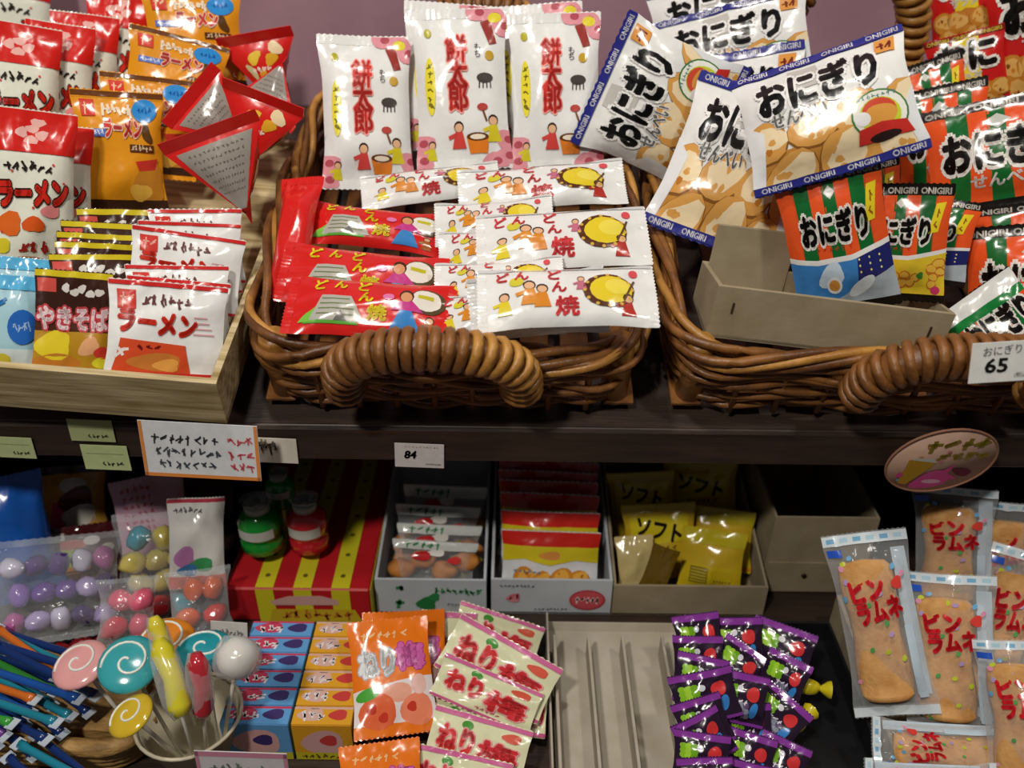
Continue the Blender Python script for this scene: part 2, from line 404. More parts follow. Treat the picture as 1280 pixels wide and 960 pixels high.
def art_dondon():
    a = Art(20, 8.6)
    a.rect(0, 8.1, 20, 8.6, '#d2d4d4', 0)
    for t, x, y, s in (('ど', 2.9, 7, 1.5), ('ん', 5, 7, 1.4), ('ど', 8.7, 7.1, 1.6), ('ん', 9.1, 5.1, 1.5), ('焼', 9.9, 2.4, 2.5)): a.text(t, x, y, s, '#e2464a', 4, bold=.035)
    figure(a, 3, 1.6, 1.7, '#e2cf30'); figure(a, 5.8, 2.6, 2.0, '#e0902e'); figure(a, 7.2, 2.2, 1.9, '#dd8a28'); a.ell(4.4, 6, .8, .7, '#d8cf3a', 2, n=12)
    a.ell(14.6, 4.5, 2.9, 2.5, '#5a3018', 1); a.ell(14.9, 4.6, 2.4, 2.05, '#e8d02e', 2); a.ell(15.6, 5, 1.4, 1.2, '#f2e054', 3)
    for i in range(12): an = i * math.pi / 6; a.ell(14.6 + 2.65 * math.cos(an), 4.5 + 2.3 * math.sin(an), .22, .22, '#d8b04a', 4, n=8)
    figure(a, 16.7, 1, 1.7, '#b8382e'); a.line([(16.2, 3), (17.6, 6)], .25, '#6a4a28', 5); a.ell(17.6, 7.2, .55, .5, '#e0555a', 2, n=10); figure(a, 11.6, 4.6, 1.2, '#c87088')
    return a
def art_dondon_red():
    a = Art(20, 8.6)
    a.poly([(2.4, 1.2), (9, 1.2), (8.2, 2.1), (3, 2.1)], '#58a838', 0); a.poly([(1.8, 1.4), (4, 1.4), (4, 3.6), (2.8, 2.6)], '#7cc24a', 1)
    a.poly([(3.2, 1.6), (9.6, 1.6), (7.8, 5.2), (4.4, 5.2)], '#b4b2a8', 2)
    for i in range(4): a.rect(4 + .15 * i, 2.3 + i * .75, 8.6 - .3 * i, 2.5 + i * .75, '#6c7a54', 3)
    a.poly([(6, 1.6), (7.6, 1.6), (6.8, 3)], '#6a6a66', 4)
    for t, x, y, s in (('ど', 4, 7, 1.5), ('ん', 6.4, 7.1, 1.3), ('ど', 9.2, 7.0, 1.5), ('ん', 9.6, 5.2, 1.5), ('焼', 11, 3, 2.2)): a.text(t, x, y, s, '#f2e020', 5, bold=.04)
    a.ell(16.8, 5.4, 2.1, 1.9, '#5a4a30', 0); a.ell(16.6, 5.5, 1.7, 1.6, '#ece8dc', 1); a.line([(15.6, 5.9), (17.4, 5.9)], .5, '#c8c02c', 2)
    a.poly([(12.6, .8), (16.2, .8), (14.9, 3.8), (13.8, 3.8)], '#3a86cc', 3); a.poly([(12.6, 3.5), (16.4, 3.5), (15, 5), (13.8, 5)], '#c83a8c', 4); a.ell(14.3, 5.7, .85, .95, '#4a2a18', 4, n=12); a.ell(14.3, 5.5, .68, .75, '#dc9a6c', 5, n=12)
    figure(a, 17.2, .8, 1.4, '#a8602a'); a.ell(12.2, 5.4, .7, .5, '#e07ab0', 2, n=9)
    return a
def art_onigiri(badge=True):
    a = Art(18, 16)
    for y0, y1 in ((14.9, 16), (0, 1.05)):
        a.rect(0, y0, 18, y1, '#2b2f86', 9)
        for i in range(4): a.text('ONIGIRI', 2.4 + 4.5 * i, (y0 + y1) / 2, .62, '#e8e8ee', 11, bold=.03)
    a.poly([(5.5, 11), (9.5, 11), (9, 14.4), (6, 14.4)], '#c6c4be', 0)
    a.rect(0, 1.05, 18, 4.2, '#c88a3c', 0)
    crackers(a, 2.2, 1.6, 17, 5.6, 2.9, 0, 3, z=0)
    a.poly([(0, 1.05), (1.4, 1.05), (2.1, 7), (0, 9)], '#eceef0', 8); a.poly([(18, 1.05), (16.9, 1.05), (16.4, 5), (18, 8)], '#e4e8ea', 8)
    a.text('おにぎり', 8.6, 11.2, 4.6, '#161616', 11, out='#f4f4f2', ow=.075, bold=.055, w=12.6)
    a.text('せんべい', 6.2, 7.9, 1.7, '#8a8a88', 11, out='#f2f2f0', ow=.06, bold=.03, w=6)
    a.rect(15, 12.6, 17, 14.6, '#e09a48', 9); a.scrib(15.2, 12.8, 16.8, 14.3, 2, '#7a2a1a', 11, 3)
    if badge:
        a.ell(14.2, 5.2, 2.9, 2.8, '#3e7a3a', 10, n=22); a.ell(14.2, 5.2, 2.7, 2.6, '#f2f4e8', 11, n=22); a.ell(14.2, 5.0, 2.1, 2.1, '#c8d83a', 12, n=20)
        a.ell(14.2, 5.5, 1.75, 1.5, '#d8503a', 13, n=16); a.ell(14.3, 5, 1.55, 1.35, '#e2a04a', 14, n=16, wob=.1, seed=4)
        a.scrib(12.2, 7.0, 16.2, 7.5, 8, '#5a8a8a', 13, 5); a.poly([(11.4, 2.4), (17, 2.4), (16.6, 3.9), (14.2, 4.3), (11.8, 3.9)], '#c8322a', 15); a.ell(14.2, 2.7, 1.6, .5, '#2a1a18', 16, n=14); a.ell(12.4, 5, .85, .8, '#f2f2f2', 15, n=12)
    return a
def art_stripes(kind='blue', band='#17130f', txt='#e8e4da', ca='#ee5a26', cb='#15692f'):
    a = Art(13, 14); n = 7; sw = 13 / n
    for i in range(n):
        sl = .35 * math.sin(i)
        a.poly([(sw * i, 1), (sw * (i + 1), 1), (sw * (i + 1) + sl, 13), (sw * i + sl, 13)], ca if i % 2 == 0 else cb, .02 * i)
    a.rect(0, 12.7, 13, 14, band, 1); a.rect(0, 0, 13, .9, band, 1)
    for i in range(3): a.text('ONIGIRI', 2.3 + 4.2 * i, 13.25, .72, txt, 3, bold=.035)
    if kind == 'plain':
        a.text('おにぎり', 6.8, 7.6, 4.8, '#15120f', 6, out='#efece4', ow=.09, bold=.06, w=10.5); a.text('せんべい', 6.8, 3.6, 1.5, '#f2f0ea', 6, bold=.03, w=6)
        a.poly([(6.5, 12), (7.7, 11), (6.5, 10), (5.3, 11)], '#c8ccc4', 3)
    else:
        a.text('おにぎり', 6.4, 8.7, 2.9, '#15120f', 6, out='#efece4', ow=.09, bold=.055, w=8.4)
        a.poly([(6.5, 12.4), (7.2, 11.8), (6.5, 11.2), (5.8, 11.8)], '#dfe0d8', 3); a.scrib(3.4, 6.4, 8.4, 6.9, 6, '#c03a24', 3, 4)
        a.poly([(0, .9), (13, .9), (13, 6.6), (8, 5.8), (3.5, 5.8), (0, 6.4)], '#eeeeea', 3)
        low = [(0, .9), (13, .9), (13, 6.1), (8, 5.3), (3.5, 5.3), (0, 5.9)]
        if kind == 'blue':
            a.poly(low, '#3f86cc', 4); a.poly([(8, .9), (13, .9), (13, 6.1), (8.6, 5.4)], '#22286a', 5); a.ell(5, 4, 1.9, 1.1, '#cfe2f2', 5, 20, wob=.2); a.poly([(4, .9), (13, .9), (13, 3.8), (8, 2.6)], '#a8b4bc', 6); a.ell(8.6, 2.5, 1.9, .7, '#dfe6ea', 7, 25)
            for i in range(9): a.ell(8.8 + (i % 3) * 1.3, 4 + (i // 3) * .6, .12, .12, '#f0e890', 6, n=6)
            a.ell(5.2, 3, 1.0, .9, '#eef2f6', 7); a.ell(5.2, 3, .7, .62, '#e09a44', 8)
        else:
            a.poly(low, '#e6c834', 4)
            q = random.Random(2)
            for i in range(26):
                x, y = q.uniform(.6, 12.4), q.uniform(1.2, 5); a.ell(x, y, .75, .62, '#c87a28', 5 + .02 * i, q.uniform(0, 90), 10, .15, i); a.ell(x, y + .06, .55, .42, '#f0c04a', 6 + .02 * i, 0, 10, .2, i)
            for x, y in ((1.5, 1.8), (9.8, 3.4), (4.5, 2)): a.ell(x, y, .5, .4, '#3e8a34', 7, wob=.3)
            a.ell(11.8, 1.5, .6, .55, '#d23a6a', 7)
        a.poly([(10.4, 8.4), (11.6, 8.6), (12.2, 12), (11, 11.8)], '#ecd62a', 6); a.scrib(10.9, 9, 11.6, 9.9, 1, '#9a5a1a', 8, 7); a.scrib(11.1, 10.3, 11.8, 11.2, 1, '#9a5a1a', 8, 8)
    return a
def art_white_green():
    a = art_stripes('plain'); a.rect(0, 11.2, 13, 14, '#e6e8e4', 7); a.rect(0, 9.9, 13, 11.2, '#15803a', 8); return a
def art_red():
    a = Art(13, 16); a.rect(4.6, 0, 8.8, 16, '#e6d02a', 0)
    a.rect(0, 14.9, 13, 16, '#7a1414', 1); a.rect(0, 0, 13, 1, '#a86a12', 1)
    for y in (15.4, .5):
        for i in range(3): a.text('ONIGIRI', 2.3 + 4.2 * i, y, .7, '#f2da4a', 3, bold=.035)
    a.text('おに', 6.6, 11.6, 5.2, '#17120f', 6, out='#eeeae2', ow=.08, bold=.06, w=9.4); a.text('サラダ', 6.4, 7.6, 1.4, '#f0f0ec', 6, bold=.04, w=5)
    a.poly([(.8, 1), (12.2, 1), (11, 5.8), (6.5, 6.6), (2, 5.2)], '#c07a2c', 4); crackers(a, 2, 1.8, 11, 4.8, 1.8, 0, 6, ('#c8842e', '#e0b060', '#8a4a18'), 4)
    return a
def art_ramen_tall():
    a = Art(9.5, 19); a.rect(0, 14.2, 9.5, 19, '#d8231c', 0); a.rect(0, 0, 9.5, 1, '#d8231c', 0)
    for i, (x, y) in enumerate(((3.4, 16.4), (4.6, 16.9), (5.6, 16.2), (4.4, 15.6), (5.2, 17.6))): a.ell(x, y, .75, .55, '#f0b8b0', 1, n=9, wob=.3, seed=i)
    a.scrib(1.2, 11.9, 7, 13.2, 6, '#26201c', 3, 3, .22); a.text('ラーメン', 4.6, 9.6, 2.6, '#d32a1c', 5, out='#3a1a12', ow=.06, bold=.07, w=8, rot=4)
    a.ell(1.8, 6, 1.6, 1.3, '#e26a24', 1, n=12, wob=.25); a.ell(4.6, 6.1, 1.2, 1, '#dc5a1e', 2, n=12, wob=.25, seed=3); a.ell(6.6, 7.7, 1.2, .7, '#e88a8a', 3, wob=.2)
    a.ell(1, 3.4, 1.1, .8, '#dccc2c', 1, wob=.2); a.scrib(3, 2.7, 6.4, 4, 3, '#9a2018', 4, 5, .3); a.ell(7.6, 3.6, .5, .9, '#b82a20', 2); a.ell(3.6, 1.7, 2.6, .6, '#b06a30', 1, wob=.2)
    for i in range(7): a.ell(1 + i * 1.2, 5 + (i * 7 % 9), .16, .16, '#d8453a', 2, n=6)
    return a
def art_orange():
    a = Art(10.5, 13); a.rect(0, 12.4, 10.5, 13, '#6a3a12', 0)
    a.rect(.9, 10.2, 2.5, 12, '#d43a2a', 1); a.scrib(1.1, 10.5, 2.3, 11.7, 2, '#f2c8a0', 3, 4, .14); a.ell(8.3, 11, 1.5, 1.3, '#2f8fd8', 2, n=18); a.scrib(7.4, 10.6, 9.2, 11.4, 4, '#1a5aa8', 4, 3, .1)
    a.scrib(3.2, 10.3, 6.8, 11.6, 6, '#f2e2c8', 3, 8, .3); a.text('ラーメン', 5.7, 9, 1.7, '#e0463e', 5, out='#f6d8c8', ow=.06, bold=.06, w=4.6)
    a.rect(1, 8.1, 3.6, 8.9, '#5a78c8', 1); a.scrib(1.2, 8.2, 3.4, 8.8, 5, '#dfe6f6', 3, 2, .1); a.ell(8.6, 8.6, .6, 1, '#5a3a12', 2, 20, wob=.3); a.rect(6.4, 6.6, 9.4, 7.4, '#5a2e14', 2); a.scrib(6.6, 6.7, 9.2, 7.3, 6, '#e0c8a0', 4, 5, .1)
    a.ell(8.6, 3.4, 2, 2, '#c8862c', 1, wob=.25); a.ell(7.4, 2.4, 1.2, 1, '#e8b64a', 2, wob=.25, seed=4); a.rect(0, .6, 10.5, 1.6, '#3a2418', 2); a.poly([(7, 5.6), (9.8, 6), (9.4, 4.8), (7.4, 4.6)], '#c8382c', 3)
    return a
def art_yakisoba():
    a = Art(8.6, 10.5); a.rect(0, 9.8, 8.6, 10.5, '#d6c322', 1); a.rect(0, 6.4, 8.6, 9.8, '#3a1f16', 0); a.rect(.3, 8.2, 2.3, 9.6, '#d2544a', 2)
    for i, (x, y) in enumerate(((3.4, 9), (4.4, 8.6), (5.2, 9), (6.2, 8.5), (7.2, 8.7))): a.ell(x, y - .3, .5, .45, '#dcd8d2', 2, n=9, wob=.3, seed=i)
    a.text('やきそば', 4.3, 5.5, 2.3, '#f2d8dc', 5, out='#cf4a52', ow=.09, bold=.05, w=8); a.rect(0, 0, 8.6, 4.1, '#b88a22', 0); a.ell(2.2, 2.6, 2.2, 1.4, '#e2cc2c', 1, wob=.25); a.ell(2.6, 1, 2.4, .8, '#c07a2a', 1, wob=.3, seed=3)
    a.ell(6.2, 2.6, 1.4, .8, '#e2a878', 2, 30, wob=.2); a.ell(7.6, 2, .9, .6, '#cc3a2e', 3, wob=.2); a.ell(7.4, .9, .9, .55, '#d8d02c', 3, wob=.2)
    return a
def art_ramen_small():
    a = Art(13, 10); a.rect(0, 9.5, 13, 10, '#d02a28', 1); a.rect(0, 0, 13, .4, '#d02a28', 1); a.rect(.9, 7, 2.9, 9, '#cf3a30', 1); a.scrib(1.1, 7.3, 2.7, 8.7, 2, '#e8a898', 3, 4, .16)
    a.scrib(3.6, 7.3, 9.2, 8.5, 6, '#6a3a38', 3, 5, .2); a.text('ラーメン', 5.4, 5.6, 2.2, '#d0301f', 5, bold=.07, w=8.6, rot=-3)
    a.poly([(.8, .4), (9.2, .4), (8.6, 3.4), (1.4, 3.9)], '#d8502a', 1); a.ell(5.4, 1.5, 3.2, .9, '#c87a34', 2, wob=.2); a.ell(6.6, 1.2, 1.6, .6, '#e6a24c', 3, wob=.3); a.scrib(1, 1.4, 2.4, 3.2, 1, '#f2e8e2', 4, 9, .3)
    a.scrib(3.2, 2.7, 6, 3.4, 3, '#7a1a18', 4, 6, .16)
    for i in range(4): a.rect(9.4, 4.6 + i * .6, 11.8 - i * .3, 4.75 + i * .6, '#dca8ac', 1)
    return a
def art_lightblue():
    a = Art(8, 11); a.rect(0, 9.4, 8, 11, '#58b4e2', 0); a.rect(0, 0, 8, 3, '#d8e6e8', 0); a.ell(5.6, 5.4, 1.9, 1.9, '#2a6ac2', 2, n=20); a.scrib(4.4, 4.8, 6.8, 6, 4, '#a8c8f0', 4, 2, .14); a.ell(2.6, 1.5, 2, .9, '#d8c83a', 2, wob=.2); a.scrib(.6, 7, 3.4, 8.6, 2, '#2a7ac0', 3, 4, .3); return a
def art_neriume():
    a = Art(11, 16); a.rect(0, 0, 11, 16, '#ee7a1c', 0)
    a.text('ねり', 3.5, 9.8, 3.6, '#eef0f2', 5, out='#b8c0cc', ow=.05, bold=.07, w=4.8); a.text('梅', 8.2, 10.2, 3.6, '#d868b0', 5, out='#b03a88', ow=.03, bold=.07, w=3.6)
    a.poly([(0, 1.6), (11, 1.6), (11, 7.4), (6, 6.9), (0, 6.2)], '#e8e0e2', 1); a.ell(3.2, 3.2, 2.6, 2.2, '#e2683e', 3, wob=.1); a.ell(8.4, 3, 2.3, 2, '#ec8a68', 3, wob=.1); a.ell(6, 5.4, 2.2, 1.2, '#eaa890', 2, wob=.1)
    for x, y in ((2.4, 3.6), (7.8, 3.4), (3.9, 2.4)): a.ell(x, y, .7, .6, '#c83a28', 4, wob=.2)
    a.ell(9, 6.2, 1.1, 1.3, '#ecc0b8', 4, wob=.1); a.ell(2, 5.6, 1.7, .85, '#4aa838', 5, 15); a.scrib(1.5, 13.2, 8, 14.2, 6, '#f6c890', 3, 4, .2)
    return a
def art_umepack():
    a = Art(13, 7.5); a.rect(0, 6.8, 13, 7.5, '#d46a9e', 1); a.rect(0, 0, 13, .45, '#c85a8c', 1); a.text('ねり', 3.5, 3.8, 3.1, '#dc3a3c', 5, out='#f0a8a8', ow=.05, bold=.06, w=4.6); a.text('梅', 9.2, 3.1, 3.2, '#d8343a', 5, out='#f0a8a8', ow=.04, bold=.05, w=5)
    a.ell(4.6, 6, .75, .6, '#4a9838', 3); a.ell(10.6, 5.8, 1.4, .55, '#e0604a', 2, wob=.2); a.scrib(5.6, .8, 9, 1.4, 5, '#c86a7a', 3, 3, .14)
    return a
def art_purple():
    a = Art(7.5, 8); a.rect(0, 0, 7.5, 8, '#2a1a30', 0); a.rect(0, 6.9, 7.5, 8, '#8a3a9e', 1); a.rect(0, 0, 7.5, .5, '#7a3290', 1)
    q = random.Random(3)
    for i in range(9): a.ell(1.3 + (i % 3) * .75, 4.3 + (i // 3) * .7, .55, .5, ('#8ac42a', '#a4d63c', '#74ae22')[i % 3], 2 + .05 * i, n=10)
    for i in range(12): a.ell(3 + (i % 4) * .6, 1.6 + (i // 4) * .75, .48, .48, ('#6a6a80', '#8a90a0', '#55406a')[i % 3], 2 + .05 * i, n=10)
    a.ell(5.6, 5, 1, 1.1, '#d8383a', 3, wob=.1); a.ell(5.9, 2.6, .55, 1.3, '#3a86d0', 3, -15); a.ell(3.6, 5.6, .45, .5, '#e0e2ea', 4); a.ell(1.4, 1.5, .8, .7, '#8a3a80', 3); a.scrib(2.6, 3.2, 5, 4, 3, '#e8e4f0', 5, 4, .16)
    return a
def art_ramune():
    a = Art(9.5, 20); a.rect(0, 18.8, 9.5, 20, '#dfeaf0', 0); a.rect(0, 0, 9.5, 1.1, '#dfeaf0', 0)
    for i in range(6): a.rect(.5 + i * 1.5, 19.1, 1.4 + i * 1.5, 19.6, ('#7fb8dc', '#b8dcec')[i % 2], 1)
    a.rect(.3, 17.6, 1.9, 18.4, '#2a5ac8', 1)
    a.text('ビン', 3.9, 14.2, 2.2, '#d8222c', 4, bold=.07, w=4, rot=8); a.text('ラムネ', 5, 11.9, 2.2, '#d8222c', 4, bold=.07, w=5.4, rot=8)
    q = random.Random(8)
    for i in range(22): a.ell(q.uniform(.8, 8.7), q.uniform(2, 18), .36, .26, q.choice(['#c8d83a', '#6fb0dc', '#5aa85a', '#b8a0d0', '#e89ab8']), 2 + .03 * i, q.uniform(0, 90), 8)
    a.rect(7.6, 2, 8.6, 10, '#c8dcea', 0); a.ell(7.6, 14.6, .7, .6, '#e0453c', 3, wob=.3)
    return a
def art_corn():
    a = Art(13, 9); a.rect(0, 7, 13, 9, '#d8281e', 0); a.poly([(0, 4.6), (3, 5.2), (6.5, 4.4), (10, 5.2), (13, 4.8), (13, 7), (0, 7)], '#e2cf26', 1); crackers(a, 3, .8, 11, 2.4, 1.5, 0, 5, ('#d88a24', '#ecb04a', '#a85a18'), 1); a.ell(2.4, .9, 2.2, .7, '#a82a20', 5, wob=.2); a.ell(6.5, 5.8, 1.6, .55, '#e89a4a', 3, wob=.2); a.scrib(1.5, 3.1, 5.4, 3.7, 6, '#7a8a9a', 3, 3, .14)
    return a
def art_soft():
    a = Art(11, 12); a.poly([(1, 5.2), (10, 6.4), (10, 10.4), (1, 10)], '#d8c61e', 1); a.text('ソフト', 5.5, 8, 2.6, '#2a1c10', 4, bold=.05, w=7, rot=-14); a.rect(0, 11.2, 11, 12, '#d0b81c', 1); a.rect(0, 0, 11, .8, '#c8a81c', 1); a.ell(5.5, 3.4, 2.6, 1.6, '#c89a2a', 2, wob=.2); a.scrib(3, 4.9, 8, 5.6, 6, '#6a4a18', 3, 4, .14); return a
def art_soft_back():
    a = Art(11, 12); a.rect(0, 0, 11, 5.8, '#d4b81e', 0); a.rect(1.8, 2.6, 5, 5.4, '#8a7a1c', 1)
    for i in range(5): a.rect(2, 2.9 + i * .5, 4.8, 3.1 + i * .5, '#c8b440', 2)
    a.rect(5.6, 2.4, 9.6, 5.2, '#c8ae1c', 1); a.rect(0, .4, 11, 1, '#d88a20', 2); a.rect(0, 9.4, 11, 12, '#c8b824', 1); a.scrib(6, 3, 9.2, 3.6, 6, '#7a6a1c', 3, 4, .12); return a
def art_cake():
    a = Art(12, 10); a.rect(.8, 1.2, 11.2, 9.2, '#dca03a', 0); a.ell(2.2, 8, 1.6, 1.2, '#f0e4d2', 1, wob=.2); a.ell(7.2, 8, 1.7, .8, '#f2eee4', 1); a.ell(7.6, 6.2, 2.4, 1.5, '#5a221c', 2, wob=.2); a.ell(8, 4.4, 2.4, 1.2, '#ece6da', 3, wob=.2); a.poly([(5.6, 4.6), (9.6, 4.6), (8, 2), (7, 2)], '#e6e2da', 2); a.ell(7.5, 1.9, 2, .5, '#eeeae2', 3); a.poly([(4, 1.2), (6, 1.2), (6, 6), (4.6, 6.2)], '#d83a7a', 2); a.poly([(1.2, 1.2), (4, 1.2), (3.6, 4), (1.4, 4.4)], '#16723c', 2); a.ell(2.4, 4.9, .9, .8, '#ee8a70', 3); a.ell(10.4, 3, 1.2, 1.4, '#e8b04a', 3, wob=.1); return a
def art_burger():
    a = Art(12, 9); a.rect(1.6, 7.2, 5, 8.2, '#c8c2ba', 1); a.ell(5.4, 6.4, 2.6, .7, '#c8746a', 1, wob=.1); a.ell(8.4, 6.8, 1.1, .6, '#e2e0dc', 2); a.ell(4.6, 4.6, 3.6, 1.1, '#a8c02c', 2, wob=.25); a.ell(5, 3.2, 3.4, .8, '#d8902c', 1, wob=.1); a.ell(4.8, 2, 3.2, .8, '#7a3a1c', 1, wob=.1); a.scrib(1.8, 7.4, 4.8, 8, 4, '#4a2018', 3, 2, .14); a.ell(10.4, 5.6, .9, .6, '#c8c4ae', 2); return a

# ------------------------------------------------------------------ the setting
WALL = mat('mauve painted wall', '#a8848f', col2='#957280', rough=.8, scale=5, bump=.1, bscale=60)
o = obj('wall_back', boxm(-1.6, 1.6, 1.2, 1.28, 0, 2.7, 0), WALL); tag(o, 'mauve painted wall behind the display shelf', kind='structure')
o = obj('floor', boxm(-1.6, 1.6, -1.2, 1.28, -.06, 0, 0), mat('floor boards', '#5a4632', col2='#463526', rough=.6, scale=6, stretch=(1, 6, 1))); tag(o, 'brown shop floor in front of the shelf', kind='structure')
SH = thing('display_shelf', 'dark stained wooden display shelf with two levels of sweets', 'shelf', loc(0, .7, 0))
def shp(name, x0, x1, y0, y1, z0, z1, m=DARK, mw=None): return obj(name, boxm(x0, x1, y0 - .7, y1 - .7, z0, z1, .002), m, SH, mw)
Z_FLOOR = deck(.65) - .078 * 1.05                                        # upper deck height under the basket front
shp('fascia_board', -1.2, 1.2, .672, .70, .842, .882)
dm = boxm(-1.2, 1.2, 0, .52, -.02, 0, .002); obj('upper_deck', dm, DARK, SH, Matrix.Translation((0, -.03, .880)) @ Matrix.Rotation(TILT, 4, 'X'))
LZ = .595
shp('lower_deck', -1.2, 1.2, .40, 1.12, LZ - .03, LZ - .001)
shp('plinth', -1.15, 1.15, .45, 1.12, .0, LZ - .03)
shp('back_board', -1.2, 1.2, 1.12, 1.14, .0, 1.02)
for x in (-1.2, 1.17): shp('side_upright', x, x + .03, .70, 1.12, LZ, 1.0)

# ------------------------------------------------------------------ wicker baskets
def rrect(w, d, r, n=96):
    """points of a rounded rectangle, centred, counted round once"""
    segs = []; L = 2 * (w + d - 4 * r) + 2 * math.pi * r; out = []
    for i in range(n):
        s = L * i / n; x, y = None, None
        for k, (sx, sy, dx, dy, ln) in enumerate(((-w / 2 + r, -d / 2, 1, 0, w - 2 * r), (w / 2, -d / 2 + r, 0, 1, d - 2 * r), (w / 2 - r, d / 2, -1, 0, w - 2 * r), (-w / 2, d / 2 - r, 0, -1, d - 2 * r))):
            if s <= ln: x, y = sx + dx * s, sy + dy * s; break
            s -= ln; al = math.pi / 2 * r
            if s <= al:
                cx, cy = ((w / 2 - r, -d / 2 + r), (w / 2 - r, d / 2 - r), (-w / 2 + r, d / 2 - r), (-w / 2 + r, -d / 2 + r))[k]
                a = -math.pi / 2 + k * math.pi / 2 + s / r; x, y = cx + r * math.cos(a), cy + r * math.sin(a); break
            s -= al
        if x is None: x, y = -w / 2 + r, -d / 2
        out.append((x, y))
    return out
def handle(parent, cx, y, z, half, rise, out, n=24, name='handle', light=.6):
    pts = []
    for i in range(33):
        a = math.pi * i / 32; c = math.cos(a); sn = math.sin(a) ** .55
        pts.append(V((cx - half * c, y + out * sn, z - .02 + rise * sn)))
    core = obj(name, tubem(pts, .0135, 10), WICK, parent)
    ring = [mesh_ring(.0158, .0038), mesh_ring(.0158, .0038)]; ring[0].materials.append(WICK); ring[1].materials.append(WICK2)
    # arc-length placement of the binding coils
    ls = [0]
    for a, b in zip(pts[:-1], pts[1:]): ls.append(ls[-1] + (b - a).length)
    for k in range(n):
        s = ls[-1] * (k + .5) / n; i = max(j for j in range(len(ls) - 1) if ls[j] <= s); f = (s - ls[i]) / (ls[i + 1] - ls[i])
        p = pts[i].lerp(pts[i + 1], f); t = (pts[i + 1] - pts[i]).normalized()
        q = t.to_track_quat('Z', 'Y').to_matrix().to_4x4()
        obj('binding_coil', ring[1 if k / n > light else 0], None, core, Matrix.Translation(p) @ q @ Matrix.Rotation(R(7), 4, 'X'))
    for s in (-1, 1):
        obj('handle_knot', tubem([V((cx + s * half, y - .012, z - .016)), V((cx + s * (half + .006), y - .016, z)), V((cx + s * half, y + .006, z + .012)), V((cx + s * (half - .006), y + .014, z)), V((cx + s * half, y - .012, z - .016))], .004, 6), WICK2, core)
    return core
def mesh_ring(Rr, r, n=14, m_=6):
    vs_, fs = [], []
    for i in range(n):
        a = 2 * math.pi * i / n
        for k in range(m_):
            b = 2 * math.pi * k / m_; q = Rr + r * math.cos(b); vs_.append((q * math.cos(a), q * math.sin(a), r * 1.25 * math.sin(b)))
    for i in range(n):
        for k in range(m_): fs.append((i * m_ + k, ((i + 1) % n) * m_ + k, ((i + 1) % n) * m_ + (k + 1) % m_, i * m_ + (k + 1) % m_))
    return mesh(vs_, fs)
def basket(label, cx, w, d, hx, seed):
    q = random.Random(seed); hb = .078
    front = V((cx, .646, deck(.646) - .012)); ct, st = math.cos(TILT), math.sin(TILT)
    base = front + V((0, ct, st)) * (d / 2) - V((0, -st, ct)) * hb
    root = thing('wicker_basket', label, 'basket', Matrix.Translation(base) @ Matrix.Rotation(TILT, 4, 'X'), 'wicker baskets on the upper shelf')
    r = .055; N = 144
    def ringpts(z, inset): return rrect(w - 2 * inset, d - 2 * inset, r, N)
    # base of flat splints
    for k in range(9):
        x = -w / 2 + .03 + (w - .06) * k / 8; obj('base_splint', boxm(x - .014, x + .014, -d / 2 + .02, d / 2 - .02, .002, .006, .0008), WICK, root)
    for k in range(7):                                            # weavers round the wall
        z = .006 + k * .0085; ins = .020 - .014 * z / hb; ph = q.uniform(0, 6); nf = q.choice([11, 13, 15]); pts = []
        for i, (x, y) in enumerate(ringpts(z, ins)):
            a = 2 * math.pi * i / N; L = math.hypot(x, y); o_ = .0042 * math.sin(nf * a + ph + k * math.pi)
            pts.append((x + x / L * o_, y + y / L * o_, z + .003 * math.sin(5 * a + ph) + .002 * math.sin(9 * a)))
        obj('weaver_cane', tubem(pts, .0034, 6, True), WICK, root)
    for k in range(6):                                            # loose rope of canes forming the rim
        ph = k * math.pi / 3 + q.uniform(-.3, .3); nf = q.choice([4, 5, 6]); pts = []
        for i, (x, y) in enumerate(ringpts(hb, .0145)):
            a = 2 * math.pi * i / N; L = math.hypot(x, y); am = .0085 + .004 * math.sin(3 * a + ph)
            c_, s_ = math.cos(nf * a + ph), math.sin(nf * a + ph)
            pts.append((x + x / L * am * c_, y + y / L * am * c_, hb - .008 + am * 1.15 * s_))
        obj('rim_cane', tubem(pts, .0042, 7, True), WICK2 if k % 3 == 0 else WICK, root)
    sp = rrect(w - .03, d - .03, r, 40); sm = tubem([(0, 0, 0), (0, 0, hb - .01)], .003, 6)
    for x, y in sp: obj('stake', sm, WICK, root, Matrix.Translation((x, y, .002)))
    pm = lathem([(.0001, 0), (.013, 0), (.013, hb - .003), (.0118, hb), (.0001, hb)], 18, False)
    for sx in (-1, 1):
        for sy in (-1, 1): obj('corner_post', pm, WICK2, root, Matrix.Translation((sx * (w / 2 - .034), sy * (d / 2 - .034), 0)))
    handle(root, hx, -d / 2 - .006, hb - .004, .076, .070, -.014)
    handle(root, 0.02 if w < .4 else -.012, d / 2 + .004, hb, .078, .105 if w < .4 else .16, .01, 32)
    return root
basket('brown wicker basket in the middle, holding white and red rice-cracker packets', -.058, .376, .43, -.010, 3)
basket('wider brown wicker basket at the right with a price card on its handle', .378, .49, .43, .0, 8)

